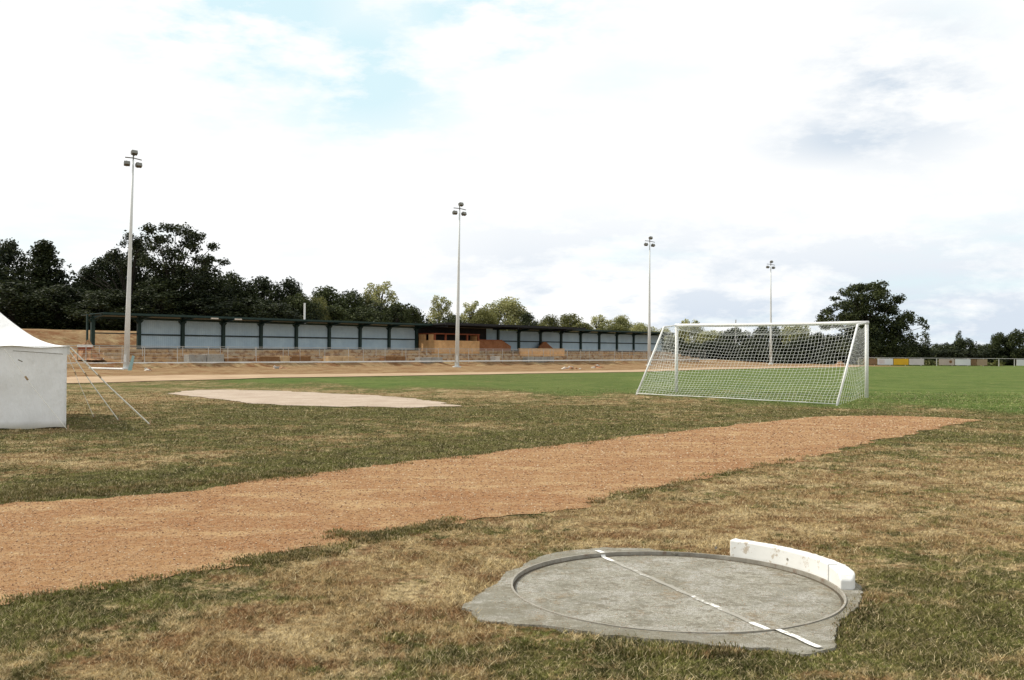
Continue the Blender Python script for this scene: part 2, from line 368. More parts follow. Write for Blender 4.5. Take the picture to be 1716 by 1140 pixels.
sheet('path', path_poly, M['path'], .007, 1.0)
pit_poly = noisy([gp(*p) for p in [(278,660),(330,654),(400,654),(480,656),(560,660),(640,664),(700,669),(770,681),(690,683.5),(600,682),(500,681),(420,676),(350,668)]], .22, .3)
sheet('sand_pit', pit_poly, M['sand'], .012, 1.0)
tr_up = [(-120,650),(0,641),(115,632.5),(250,630.5),(400,629),(560,627.5),(740,625.5),(900,623.5),(1070,620.5),(1180,617),(1300,615.3),(1440,613.4)]
tr_lo = [(1440,615),(1300,617.5),(1180,620),(1070,624),(900,626.5),(740,629.5),(560,632.5),(400,636),(250,639.5),(115,643.5),(0,652),(-120,664)]
trk = noisy([gp(*p) for p in tr_up+tr_lo], .25, 1.0)
sheet('running_track', trk, M['track'], .03, 3.0)

# shot-put circle: slab, ring, board, painted line
CX, CY = atY(1131, 6.29); CR = 1.06
slab_px = [(772,1022),(800,1000),(838,972),(885,948),(940,930),(1010,921),(1090,921),(1130,930),(1215,934),(1300,940),(1400,952),(1442,985),(1442,1012),(1416,1040),(1404,1062),(1400,1090),(1345,1101),(1290,1094),(1180,1086),(1090,1078),(1010,1068),(930,1056),(860,1049),(800,1042)]
slab_poly = noisy([gp(*p) for p in slab_px], .05, .03)
def in_poly(x, y, poly):
    ins = np.zeros(len(x), bool); n = len(poly); px = np.array([p[0] for p in poly]); py = np.array([p[1] for p in poly]); j = n-1
    for k in range(n):
        c = ((py[k] > y) != (py[j] > y)); 
        if c.any():
            xx = (px[j]-px[k])*(y-py[k])/(py[j]-py[k]+1e-12)+px[k]; ins ^= c & (x < xx)
        j = k
    return ins
circ = empty('throwing_circle', (CX, CY, 0), label='worn grey concrete shot put circle slab sunk in dry grass with a steel rim', cat='throwing circle')
def ring_mesh(mb, r0, r1, z0, z1, n=128):
    vs = []; fs = []
    for k in range(n):
        a = 2*math.pi*k/n; c, s_ = math.cos(a), math.sin(a)
        vs += [(r0*c,r0*s_,z0),(r1*c,r1*s_,z0),(r1*c,r1*s_,z1),(r0*c,r0*s_,z1)]
    for k in range(n):
        a = k*4; b = ((k+1)%n)*4
        fs += [(a+3,b+3,b+2,a+2),(a+1,a+2,b+2,b+1),(a,b,b+3,a+3)]
    return mb.add(vs, fs)
# surround slab with a round hole
bm = bmesh.new(); outer = [bm.verts.new((x-CX, y-CY, .014)) for x, y in slab_poly]
inner = [bm.verts.new(((CR+.012)*math.cos(2*math.pi*k/128), (CR+.012)*math.sin(2*math.pi*k/128), .014)) for k in range(128)]
es = [bm.edges.new((l[k], l[(k+1)%len(l)])) for l in (outer, inner) for k in range(len(l))]
bmesh.ops.triangle_fill(bm, use_beauty=True, edges=es)
for f in [f for f in bm.faces if f.calc_center_median().xy.length < CR*.98]: bm.faces.remove(f)
for f in bm.faces:
    if f.normal.z < 0: f.normal_flip()
for v in bm.verts: v.co.z += .004*mn.noise(Vector((v.co.x*2, v.co.y*2, 0)))
lowv = [bm.verts.new((v.co.x*1.01, v.co.y*1.01, -.03)) for v in outer]
for k in range(len(outer)): 
    n2 = (k+1)%len(outer); bm.faces.new((outer[k], lowv[k], lowv[n2], outer[n2]))
me = bpy.data.meshes.new('surround'); bm.to_mesh(me); bm.free(); me.materials.append(M['slab'])
o = bpy.data.objects.new('surround', me); COL.objects.link(o); o.parent = circ
mb = MB(); mb.add([(0,0,-.008)]+[((CR-.003)*math.cos(2*math.pi*k/96), (CR-.003)*math.sin(2*math.pi*k/96), -.008) for k in range(96)], [(0,k+1,(k+1)%96+1) for k in range(96)])
mb.build('floor_disc', M['slab'], circ)
ring_mesh(MB(), CR-.002, CR+.011, -.05, .021).build('steel_rim', M['ring'], circ)
ring_mesh(MB(), CR-.020, CR-.003, -.05, -.0055).build('soil_groove', M['groove'], circ)
# painted line, broken and worn
l0 = np.array(gp(1000,927)); l1 = np.array(gp(1374,1092)); dv = (l1-l0); Ltot = np.linalg.norm(dv); dv /= Ltot; pn = np.array((-dv[1], dv[0]))
vs = []; fs = []; wear = []
NS = 90
for k in range(NS+1):
    f = k/NS; p = l0+dv*Ltot*f; wob = .004*math.sin(k*.7)
    rad = math.hypot(p[0]-CX, p[1]-CY); z = -.0045 if rad < CR-.003 else .0225
    w_ = .019+.004*mn.noise(Vector((k*.3,0,0)))
    wr = -.1 if f < .10 else (.30 if f < .33 else (.6 if f < .46 else (.2 if f < .68 else (.5 if f < .77 else -.08))))
    for sgn in (-1, 1):
        qv = p+pn*(w_*sgn+wob); vs.append((qv[0]-CX, qv[1]-CY, z)); wear.append(wr)
idx = []
for k in range(NS): idx += [2*k, 2*k+2, 2*k+3, 2*k+1]
np_mesh('painted_line', np.array(vs), 4, idx, M['line'], {'wear':np.array(wear)}, circ)
# toe board
def ang(px, py): x, y = gp(px, py); return math.atan2(y-CY, x-CX)
a0, a1 = ang(1224, 936), ang(1420, 992)
def arc(mb, r0, r1, z0, z1a, A, B, n=40, wob=0, z1b=None, nar=0):
    vs = []; fs = []; R1 = r1; R0 = r0; z1b = z1a if z1b is None else z1b
    for k in range(n+1):
        e_ = max(0, (k/n-.6)/.4)**2.2; z1 = z1a+(z1b-z1a)*k/n - (z1b-z0)*.35*e_*(nar > 0); r1 = R1-nar*e_; r0 = R0
        a = A+(B-A)*k/n; c, s_ = math.cos(a), math.sin(a); w1 = wob*mn.noise(Vector((k*.45, r0, z0)))
        vs += [(r0*c,r0*s_,z0),((r1+w1)*c,(r1+w1)*s_,z0),((r1+w1)*c,(r1+w1)*s_,z1+w1),(r0*c,r0*s_,z1+w1*.5)]
    for k in range(n):
        a = k*4; b = a+4; fs += [(a,b,b+3,a+3),(a+3,b+3,b+2,a+2),(a+2,b+2,b+1,a+1),(a+1,b+1,b,a)]
    fs += [(3,2,1,0),(n*4,n*4+1,n*4+2,n*4+3)]
    return mb.add(vs, fs)
tb = empty('toe_board', (CX, CY, 0), label='curved chipped white timber stop board on the rim of the concrete circle', cat='stop board')
am = a0+(a1-a0)*.78
am = a0+(a1-a0)*.80
arc(MB(), CR+.018, CR+.090, .010, .140, a0, am, 60, .003, .130).build('inner_plank', M['toe'], tb, bevel=.008)
arc(MB(), CR+.0905, CR+.0975, 0, .122, a0+.006, am, 60, 0, .112).build('joint', M['crack'], tb)
arc(MB(), CR+.098, CR+.138, -.01, .134, a0+.004, am+.0, 60, .004, .122).build('outer_plank', M['toe'], tb, bevel=.008)
arc(MB(), CR+.014, CR+.130, .004, .128, am-.015, a1, 24, .004, .108, .045).build('end_block', M['toe'], tb, bevel=.02)
for aa in (a0+.10, a0+(am-a0)*.52, am-.12):
    ob = MB().tube([(0,0,0),(.012,0,0)], .010, 10).build('bolt', M['ring'], tb); ob.location = ((CR+.0165)*math.cos(aa), (CR+.0165)*math.sin(aa), .07); ob.rotation_euler = (0,0,aa)

# ------------------------------------------------------------------ grass blades
rs = np.random.RandomState(3)
def blades(name, dmin, dmax, count, h, w_, seed):
    r = np.random.RandomState(seed)
    u = r.rand(count); dist = dmin*(dmax/dmin)**u if dmax/dmin > 3 else np.sqrt(dmin**2+(dmax**2-dmin**2)*u)
    a = (r.rand(count)*2-1)*.62
    x = dist*a; y = dist.copy()
    jx = r.randn(count)*.05*np.clip(y/7,.8,3); jy = r.randn(count)*.05*np.clip(y/7,.8,4)
    ok = ~in_poly(x+jx, y+jy, path_poly) & ~in_poly(x+jx, y+jy, pit_poly)
    inside = in_poly(x+jx*.4, y+jy*.4, slab_poly); ok &= ~inside & (np.hypot(x-CX,y-CY) > CR+.03)
    ok &= (y > dmin*1.0+(r.rand(count)*12 if dmin > 20 else 0)) & (y < dmax-r.rand(count)*(10 if dmin < 20 else 0)); x, y = x[ok], y[ok]
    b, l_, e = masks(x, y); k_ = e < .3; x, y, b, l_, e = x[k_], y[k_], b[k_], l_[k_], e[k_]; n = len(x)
    z = zf(x, y)
    cl = np.array([mn.noise(Vector((xx*2.2, yy*2.2, 5.))) for xx, yy in zip(x, y)])
    hh = h*(.45+.7*r.rand(n)+.5*(r.rand(n)>.93))*(1+.8*cl+.10*np.clip(b, -.5, 1)) ; hh = np.clip(hh, h*.3, h*1.8)
    th = r.rand(n)*2*np.pi; ww = w_*(.6+.8*r.rand(n))*np.clip(y/8, .8, 7)
    lean = (r.rand(n)*2.0+.3)*hh; ld = r.rand(n)*2*np.pi
    dead = r.rand(n) < .02; hh = np.where(dead, hh*1.6, hh)
    dx, dy = np.cos(th)*ww/2, np.sin(th)*ww/2
    co = np.zeros((n, 3, 3))
    co[:,0] = np.stack([x-dx, y-dy, z-.004], -1); co[:,1] = np.stack([x+dx, y+dy, z-.004], -1)
    co[:,2] = np.stack([x+np.cos(ld)*lean, y+np.sin(ld)*lean, z+hh], -1)
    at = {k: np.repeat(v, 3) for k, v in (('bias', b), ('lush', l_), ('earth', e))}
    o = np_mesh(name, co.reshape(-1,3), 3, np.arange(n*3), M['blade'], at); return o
o = blades('grass', 3.6, 38, 760000, .022, .0075, 11); tag(o, 'short patchy half dried grass across the near field', 'grass', kind='stuff')
# coarse dark tufts at the near edge of the slab and along the path edges
def tufts(name, pts, h, seed, label):
    r = np.random.RandomState(seed); C_ = []; B = []
    for (x, y, n, rad, hh) in pts:
        a = r.rand(n)*2*np.pi; d = rad*np.sqrt(r.rand(n)); bx = x+np.cos(a)*d; by = y+np.sin(a)*d
        th = r.rand(n)*2*np.pi; w_ = .005+.004*r.rand(n); H = hh*(.4+.8*r.rand(n)); z = zf(bx, by)
        k = np.zeros((n,3,3)); k[:,0] = np.stack([bx-np.cos(th)*w_, by-np.sin(th)*w_, z],-1); k[:,1] = np.stack([bx+np.cos(th)*w_, by+np.sin(th)*w_, z],-1)
        k[:,2] = np.stack([bx+np.cos(a)*H*.7*r.rand(n), by+np.sin(a)*H*.7*r.rand(n), z+H],-1); C_.append(k.reshape(-1,3))
    co = np.concatenate(C_); n = len(co); o = np_mesh(name, co, 3, np.arange(n), M['blade'], {'bias':np.repeat(r.rand(n//3)*1.3-.1, 3),'lush':np.zeros(n),'earth':np.zeros(n)})
    return tag(o, label, 'grass', kind='stuff')
pts = []
for k in range(60):
    px = rnd.gauss(1150, 55); py = 1094+rnd.gauss(0, 4); pts.append((*gp(px, py), 30, .06, .030))
for (a,b),(c,d),m in (((0,1012),(420,945),70),((420,940),(760,882),90),((0,842),(520,792),120),((1000,838),(1350,768),60),((640,1070),(1400,1104),30),((1410,1060),(1450,1000),30),((520,792),(1100,728),60)):
    for k in range(m):
        f = rnd.random(); p = gp(a+(c-a)*f+rnd.gauss(0,4), b+(d-b)*f+rnd.gauss(0,2.6)); pts.append((*p, 26, .05+.004*p[1], .014+.0016*p[1]*rnd.uniform(.5,1.5)))
for (a,b),(c,d),m,sd in (((405,943),(575,925),70,3.2),((548,896),(640,905),26,4.0),((600,905),(770,874),70,4.0),((0,836),(520,792),170,4.0)):
    for k in range(m):
        f = rnd.random(); p = gp(a+(c-a)*f+rnd.gauss(0,8), b+(d-b)*f+rnd.gauss(0,sd)); pts.append((*p, 60, .06+.004*p[1], .016+.0015*p[1]))
tufts('edge_grass', pts, .05, 5, 'darker coarse grass tufts along the path edges and slab rim')

def stones(name, poly, count, seed, label, d0, d1, smin, smax):
    r = np.random.RandomState(seed); y = d0*(d1/d0)**r.rand(count); x = y*(r.rand(count)*1.3-.65); ok = in_poly(x, y, poly); x, y = x[ok], y[ok]; n = len(x)
    sz = (smin+(smax-smin)*r.rand(n)**3)*np.clip(y/9, .7, 2.2); z = zf(x, y)+(.008 if 'slab' not in name else np.where(np.hypot(x-CX,y-CY) < CR, -.006, .016))
    base = np.array([(1,0,0),(0,1,0),(-1,0,0),(0,-1,0),(0,0,.8),(0,0,-.5)]); a = r.rand(n)*6.28; ca, sa = np.cos(a), np.sin(a)
    v = base[None]*(.7+.6*r.rand(n,6,1)); vx = v[...,0]*ca[:,None]-v[...,1]*sa[:,None]; vy = v[...,0]*sa[:,None]+v[...,1]*ca[:,None]
    co = np.stack([vx*sz[:,None]+x[:,None], vy*sz[:,None]*.8+y[:,None], v[...,2]*sz[:,None]*.7+z[:,None]], -1)
    tri = np.array([(0,1,4),(1,2,4),(2,3,4),(3,0,4),(1,0,5),(2,1,5),(3,2,5),(0,3,5)]).ravel()
    idx = (np.arange(n)[:,None]*6+tri[None]).ravel()
    return tag(np_mesh(name, co.reshape(-1,3), 3, idx, M['grit']), label, 'gravel', kind='stuff')
t = NT('grit'); g_ = t.n('ShaderNodeNewGeometry').outputs['Random Per Island']; cr = t.n('ShaderNodeValToRGB'); t.l(g_, cr.inputs[0]); cr.color_ramp.interpolation = 'CONSTANT'
els = [(0,(.15,.08,.045)),(.2,(.28,.15,.08)),(.45,(.38,.22,.12)),(.68,(.48,.32,.19)),(.88,(.62,.49,.34))]
cr.color_ramp.elements[0].color = (*els[0][1],1); cr.color_ramp.elements[1].position = els[1][0]; cr.color_ramp.elements[1].color = (*els[1][1],1)
for p_, c_ in els[2:]: e_ = cr.color_ramp.elements.new(p_); e_.color = (*c_,1)
M['grit'] = t.fin(cr.outputs[0], .9)
stones('gravel', path_poly, 230000, 21, 'fine loose grit and small stones scattered over the orange cinder path', 5, 28, .0035, .012)

stones('grit_on_slab', [(CX+.02+1.3*math.cos(a_*.2), CY+1.3*math.sin(a_*.2)) for a_ in range(31)], 26000, 22, 'specks of grit and soil strewn on the concrete circle', 4.6, 8, .0015, .006)

# ------------------------------------------------------------------ football goal
def P3(px, Y): x, y = atY(px, Y); return Vector((x, y, float(zf(x, y))))
LF = P3(1134, 35.2); RF = P3(1452.5, 31.0); LF.z = .18; RF.z = .18
nb = Vector((-(RF.y-LF.y), RF.x-LF.x, 0)).normalized()
if nb.y > 0: nb = -nb
LB = Vector((*gp(1066,662), 0)); LB.z = float(zf(LB.x, LB.y)); RB = Vector((*gp(1402,680), 0)); RB.z = float(zf(RB.x, RB.y))
GH = 2.44; gl = LF.copy()
goal = empty('football_goal', LF, label='white full size football goal with slanting back stays and draped net', cat='goal')
def L(p): return Vector(p)-gl
TL, TR = LF+Vector((0,0,GH)), RF+Vector((0,0,GH)); 
TLb = TL+(LB-LF).normalized()*.85; TLb.z = TL.z-.08; TRb = TR+(RB-RF).normalized()*.85; TRb.z = TR.z-.08
MB().tube([L(LF-Vector((0,0,.05))), L(TL-Vector((0,0,.06)))], .060, 14).build('goal_post', M['white'], goal, True)
MB().tube([L(RF-Vector((0,0,.05))), L(TR-Vector((0,0,.06)))], .060, 14).build('goal_post', M['white'], goal, True)
mb = MB(); pts_ = [L(TL.lerp(TR, k/12))+Vector((0,0,-.02*math.sin(math.pi*k/12))) for k in range(13)]; dd = (pts_[-1]-pts_[0]).normalized()*.06
pts_[0] = pts_[0]-dd; pts_[-1] = pts_[-1]+dd; mb.tube(pts_, .060, 14).build('crossbar', M['white'], goal, True)
MB().tube([L(TL), L(TLb)], .024, 8).build('top_arm', M['white'], goal, True); MB().tube([L(TR), L(TRb)], .024, 8).build('top_arm', M['white'], goal, True)
MB().tube([L(TLb), L(LB-Vector((0,0,.03)))], .030, 8).build('back_stay', M['white'], goal, True); MB().tube([L(TRb), L(RB-Vector((0,0,.03)))], .036, 8).build('back_stay', M['white'], goal, True)
MB().tube([L(LB+Vector((0,0,.05))), L(LB.lerp(RB,.5)+Vector((0,0,.06))), L(RB+Vector((0,0,.05)))], .012, 6).build('ground_bar', M['white'], goal, True)
def strands(fn, nu, nv, rad, mb):
    for a in range(nu+1): mb.tube([fn(a/nu, b/nv) for b in range(nv+1)], rad, 3, False)
    for b in range(nv+1): mb.tube([fn(a/nu, b/nv) for a in range(nu+1)], rad, 3, False)
def wob(p, amp=.03): return Vector((mn.noise(p*.9), mn.noise(p*.9+Vector((7,0,0))), mn.noise(p*.8+Vector((0,9,0)))))*amp
def back(u_, v_):                                                   # v 0 top, 1 bottom
    a = TLb.lerp(TRb, u_); b = LB.lerp(RB, u_)+Vector((0,0,.05)); sag = math.sin(math.pi*u_)
    a = a+Vector((0,0,-.34*sag**.7)); vv = v_**.95
    p = a.lerp(b, vv)+nb*(.10*math.sin(math.pi*v_))*-.6 + Vector((0,0,-.14*math.sin(math.pi*v_))) 
    return L(p)+wob(p, .07)
def roof(u_, v_):
    a = TL.lerp(TR, u_); sag = math.sin(math.pi*u_); b = TLb.lerp(TRb, u_)+Vector((0,0,-.34*sag**.7)); p = a.lerp(b, v_)+Vector((0,0,-.08*math.sin(math.pi*v_)*(.3+sag))); return L(p)+wob(p,.07*v_)
def side(Fp, Bp, Tf, Tb):
    def fn(u_, v_):
        a = Tf.lerp(Tb, u_); b = Fp.lerp(Bp, u_)+Vector((0,0,.04)); p = a.lerp(b, v_); p.z -= .16*math.sin(math.pi*u_)*(1-v_*.6); return L(p)+wob(p, .06*math.sin(math.pi*u_))
    return fn
mb = MB(); strands(back, 58, 24, .0029, mb); strands(roof, 58, 7, .0029, mb); strands(side(LF,LB,TL,TLb), 14, 20, .0029, mb); strands(side(RF,RB,TR,TRb), 14, 20, .0029, mb)
mb.build('net', M['net'], goal)

# ------------------------------------------------------------------ floodlight columns
cols_px = [(212,70.7,222,258,'nearest floodlight column, tallest in view, rising beside the leftmost bays of the stand'),
           (766,92.7,770.5,343,'floodlight column standing in front of the brick box of the stand'),
           (1088,119,1089.5,398,'floodlight column at the right end of the stand, left of the goal'),
           (1292,146,1292.5,437,'farthest and smallest floodlight column, seen through the goal net')]
for ci, (px, Yp, pxt, pyt, lab) in enumerate(cols_px):
    x, y = atY(px, Yp); z0 = float(zf(x, y)); Ht = topz(px, pyt+6, Yp)-z0
    lean = ((pxt-px)-(258-pyt)*0 )/F*Yp - .0070*Ht*1.0
    r_ = empty('floodlight_column', (x, y, z0), (0, math.atan2(lean, Ht), 0), lab, 'floodlight', 'floodlight columns along the touchline')
    k = 1.0
    MB().tube([(0,0,-.1),(0,0,Ht*.33),(0,0,Ht*.66),(0,0,Ht-.15)], [.225,.16,.11,.065], 16).build('mast', M['galv'], r_, True)
    MB().tube([(0,0,0),(0,0,.10)], .42, 12).build('base_plate', M['galv'], r_)
    MB().tube([(0,0,Ht-.2),(0,0,Ht+.25)], .05, 8).build('spigot', M['lamp'], r_)
    MB().bar((-.60,0,Ht+.04),(0,0,Ht+.0),.07,.07).build('cross_arm', M['lamp'], r_); MB().bar((0,0,Ht),(.62,0,Ht-.14),.07,.07).build('cross_arm', M['lamp'], r_)
    for (hx, hz, tl) in ((.06 if ci==0 else .12, Ht+.40, .12), (-.46, Ht-.42, -.1), (.42, Ht-.52, .1)):
        h = MB().prism([(-.18,-.16),(.14,-.18),(.22,.0),(.14,.17),(-.18,.15)], 'x', -.24, .24).build('lamp_head', M['lamp'], r_)
        h.scale = (.86,.86,.86); h.location = (hx, 0, hz); h.rotation_euler = (R(-24), 0, R(35)+tl)
        MB().box((-.22,-.20,-.16),(.22,-.184,.14)).build('lens', M['glass'], h)
        b_ = MB().tube([(0,.05,.12),(0,.05,.34 if hz < Ht else -.3)], .03, 6).build('bracket', M['lamp'], h)
        MB().box((-.07,.10,-.07),(.07,.34,.08)).build('gear_box', M['lamp'], h)
    MB().box((-.09,-.30,.5),(.09,-.262,1.1)).build('access_door', M['galv'], r_)
# hatch leaning at the foot of the nearest column
x, y = gp(219, 621); mb = MB().prism([(-.16,0),(.10,0),(.26,1.0),(.10,1.06)], 'y', -.03, .03); o = mb.build('leaning_panel', M['teal']); o.location = (x, y-.1, float(zf(x,y))); o.rotation_euler = (R(-8),0,R(10))
tag(o, 'pale teal steel panel leaning against the foot of the nearest floodlight column', 'panel')

# ------------------------------------------------------------------ grandstand
S0 = (-33.3, 85.0); ANG = math.atan2(U[1], U[0])
ROOT = dict(loc=(S0[0], S0[1], 0), rot=(0, -math.atan(.25/85), ANG))
ZB, ZT = 1.80, 4.26
def frame_post(s, parent, f0=.12):
    MB().box((s-.15,-.30,ZB-.5),(s+.15,-.03,ZT+.5)).build('frame_post', M['green'], parent)
    mb = MB(); mb.prism([(s-.42,ZT+.02),(s-.15,ZT-.28),(s-.15,ZT+.02)], 'y', -.22, -.06); mb.prism([(s+.15,ZT+.02),(s+.15,ZT-.28),(s+.42,ZT+.02)], 'y', -.22, -.06); mb.build('knee_brace', M['green'], parent)
def wing(name, label, s0, ss, open_first, roof_back=1.2, fwd_=2.6):
    r = empty(name, ROOT['loc'], ROOT['rot'], label, 'grandstand')
    for s in ss: frame_post(s, r)
    for k in range(len(ss)-1):
        a, b = ss[k]+.15, ss[k+1]-.15
        if open_first and k == 0:
            MB().box((a,-.16,3.02),(b,-.08,3.12)).build('open_bay_rail', M['rail'], r); MB().box((a,-.16,ZB+.12),(b,-.08,ZB+.22)).build('open_bay_rail', M['rail'], r); continue
        MB().box((a+.002,-.06,ZB+.06),(b-.002,.0,ZT+.1)).build('cladding_panel', M['clad'], r)
        MB().box((a,-.17,2.94),(b,-.07,3.07)).build('sheeting_rail', M['rail'], r)
        MB().box((a,-.17,ZB-.10),(b,-.07,ZB+.055)).build('sheeting_rail', M['rail'], r)
    a, b = ss[0]-.35, ss[-1]+.15
    MB().prism([(-fwd_,ZT+.44),(roof_back,ZT+.30),(roof_back,ZT+.36),(-fwd_,ZT+.50)], 'x', a, b).build('roof_sheet', M['green'], r)
    MB().box((a,-fwd_-.06,ZT+.34),(b,-fwd_-.004,ZT+.52)).build('fascia', M['green'], r)
    mb = MB(); mb.box((a,-.34,ZT+.06),(b,-.31,ZT+.20)); mb.box((a,-fwd_+.3,ZT+.30),(b,-fwd_+.38,ZT+.40)); mb.build('purlin', M['green'], r)
    for s in ss: MB().prism([(-.3,ZT-.02),(-.3,ZT+.30),(-fwd_+.4,ZT+.40),(-fwd_+.4,ZT+.30)], 'x', s-.07, s+.07).build('rafter', M['green'], r)
    return r
left_s = [-4.2]+[4.28*k for k in range(9)]
lw = wing('covered_stand', 'long left wing of the stand, pale blue cladding between dark green frames', 0, left_s, True)
MB().box((-4.75,-.26,ZB-1),(-4.62,-.12,ZT+.4)).build('frame_post', M['green'], lw)
for sx_ in (5.9, 8.4): 
    MB().box((sx_-.32,-3.0,ZT+.24),(sx_+.32,-2.72,ZT+.36)).build('roof_lamp', M['pale'], lw)
right_s = [52.9+4.6*k for k in range(8)]+[89.0]
rw = wing('covered_stand', 'long right wing of the stand, blue clad bays ending behind the goal', 0, right_s, False)
cs = empty('central_stand', ROOT['loc'], ROOT['rot'], 'black roofed middle section of the stand with an orange brick box beneath', 'grandstand')
MB().prism([(-4.6,ZT+.46),(1.2,ZT+.30),(1.2,ZT+.40),(-4.6,ZT+.66)], 'x', 34.45, 61.6).build('roof_sheet', M['black'], cs)
MB().box((34.40,-4.70,ZT+.40),(61.65,-4.604,ZT+.68)).build('fascia', M['black'], cs)
for a, b in ((46.9, 48.65), (48.95, 52.7)): pass
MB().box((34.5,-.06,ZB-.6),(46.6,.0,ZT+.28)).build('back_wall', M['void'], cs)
MB().box((46.62,-.06,ZB+.06),(48.6,.0,ZT+.28)).build('cladding_panel', M['clad'], cs); MB().box((48.9,-.06,ZB+.06),(52.7,.0,ZT+.1)).build('cladding_panel', M['clad'], cs)
for a, b in ((46.62,48.6),(48.9,52.74)): MB().box((a,-.17,2.94),(b,-.07,3.07)).build('sheeting_rail', M['rail'], cs); MB().box((a,-.17,ZB-.10),(b,-.07,ZB+.055)).build('sheeting_rail', M['rail'], cs)
MB().box((48.6,-.30,ZB-.5),(48.9,-.03,ZT+.28)).build('frame_post', M['green'], cs)
for s in (34.9, 47.6, 57.5): MB().box((s-.08,-4.5,ZT+.15),(s+.08,-.3,ZT+.40)).build('rafter', M['black'], cs)
# brick box (three walls with a long window opening)
bx = empty('brick_box', ROOT['loc'], ROOT['rot'], 'orange brick viewing box with dark window openings under the black roof', 'brick building')
b0, b1, by0, by1 = 34.7, 42.4, -2.7, -.1; zt_ = 3.78
MB().box((b0,by0,.9),(b1,by0+.22,2.92)).build('front_wall', M['brick'], bx)
mb = MB(); mb.box((b0,by0+.225,.9),(b0+.22,by1,2.92)); mb.box((b0,by0+.225,2.922),(b0+.22,by0+1.0,3.62)); mb.box((b0,by0+1.6,2.922),(b0+.22,by1,3.62)); mb.build('side_wall', M['brick'], bx)
MB().box((b1-.22,by0+.225,.9),(b1,by1,3.62)).build('side_wall', M['brick'], bx)
MB().box((b0-.04,by0-.03,3.625),(b1+.04,by1,zt_-.03)).build('lintel', M['red_paint'], bx)
for s in (b0+.11, b0+1.9, b0+3.8, b0+5.6, b1-.11):
    w = MB().box((s-.10,by0+.03,2.925),(s+.10,by0+.2,3.62)).build('window_post', M['red_paint'], bx)
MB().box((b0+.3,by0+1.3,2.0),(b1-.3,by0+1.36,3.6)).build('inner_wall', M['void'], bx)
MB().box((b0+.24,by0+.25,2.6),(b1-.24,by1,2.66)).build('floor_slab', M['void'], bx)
# red brick stair walls
sw = empty('stair_wall', ROOT['loc'], ROOT['rot'], 'dark red brick stair wall right of the viewing box, its right end sloping down', 'brick wall')
MB().prism([(42.5,.9),(42.5,3.05),(47.2,3.05),(48.9,2.35),(48.9,.9)], 'y', -2.2, -1.95).build('sloping_wall', M['brick_red'], sw)
MB().box((42.48,-2.24,3.052),(47.2,-1.91,3.12)).build('coping', M['red_paint'], sw)
sw2 = empty('stair_wall', ROOT['loc'], ROOT['rot'], 'small triangular red brick stair wall against the blue cladding', 'brick wall')
MB().prism([(56.3,1.2),(56.3,2.3),(57.2,2.98),(57.7,2.98),(59.5,2.0),(59.5,1.2)], 'y', -.95, -.72).build('sloping_wall', M['brick_red'], sw2)
MB().box((55.7,-.71,1.3),(57.5,-.36,1.9)).build('stair_flight', M['grey_block'], sw2)
lowwall = empty('block_wall', ROOT['loc'], ROOT['rot'], 'pale orange block wall standing before the shaded bays right of the brick box', 'wall')
MB().box((48.6,-4.0,.7),(57.8,-3.76,2.02)).build('wall_face', M['brick'], lowwall); MB().box((48.56,-4.04,2.022),(57.84,-3.72,2.10)).build('coping', M['block'], lowwall)

# terrace steps
tr = empty('terrace', ROOT['loc'], ROOT['rot'], 'long unfinished stepped terrace of stained concrete and earth below the stand', 'terrace')
for k in range(4):
    y0 = -7.0+1.6*k; mb = MB()
    s_ = -5.0
    while s_ < 88:
        L_ = rnd.uniform(3, 9); e = min(s_+L_, 88.6); j = rnd.uniform(-.05,.05)
        mb.box((s_,y0+rnd.uniform(-.15,.15),.2),(e,y0+1.62,.86+.29*k+j)); s_ = e+.002
    mb.build('step', M['terrace'], tr)
# stacks in front of the terrace
def stack_px(x0, x1, yt, m, name, label, cat, off=-7.6, hgt=None, dep=.8):
    ss = []
    for px in (x0, x1):
        r_ = (px-858)/F; bx_ = S0[0]-W[0]*(-off); by_ = S0[1]-W[1]*(-off)
        ss.append((bx_-r_*by_)/(r_*U[1]-U[0]))
    s0_, s1_ = ss; Ym = S0[1]-W[1]*(-off)+U[1]*(s0_+s1_)/2; zt = topz((x0+x1)/2, yt, Ym)-.25*((s0_+s1_)/2)/85
    root = empty(name, ROOT['loc'], ROOT['rot'], label, cat)
    n = max(1, int((s1_-s0_)/1.15)); wdt = (s1_-s0_)/n
    for k in range(n):
        MB().box((s0_+k*wdt+.03,off-dep/2,.35),(s0_+(k+1)*wdt-.03,off+dep/2,zt-rnd.uniform(0,.06))).build('pack', m, root, bevel=.02)
    return root
stack_px(312,372,594,M['grey_block'],'block_stack','grey concrete block packs behind the barrier near the leftmost bays','block stack')
stack_px(373,395,600,M['brown_block'],'brick_stack','low dark brown brick pack, leftmost of the brown ones','brick stack')
stack_px(430,465,597,M['brown_block'],'brick_stack','mid brown brick packs second from the left behind the barrier','brick stack')
stack_px(466,482,596,M['block'],'block_stack','small pale tan pack between two brown brick stacks','block stack')
stack_px(484,517,596,M['brown_block'],'brick_stack','darkest brown brick packs with sharp left edge behind the barrier','brick stack')
stack_px(546,592,596,M['block'],'block_stack','long row of tan block packs below the middle of the left wing','block stack')
stack_px(640,676,597,M['brown_block'],'brick_stack','brown brick packs behind the barrier left of the brick box','brick stack')
stack_px(700,738,599,M['grey_block'],'block_stack','grey block packs below the left end of the brick box','block stack')
stack_px(880,925,598,M['grey_block'],'block_stack','grey block packs in front of the pale orange block wall','block stack')
stack_px(826,834,597,M['pale'],'block_stack','narrow whitish pack upright below the red brick stair wall','block stack')

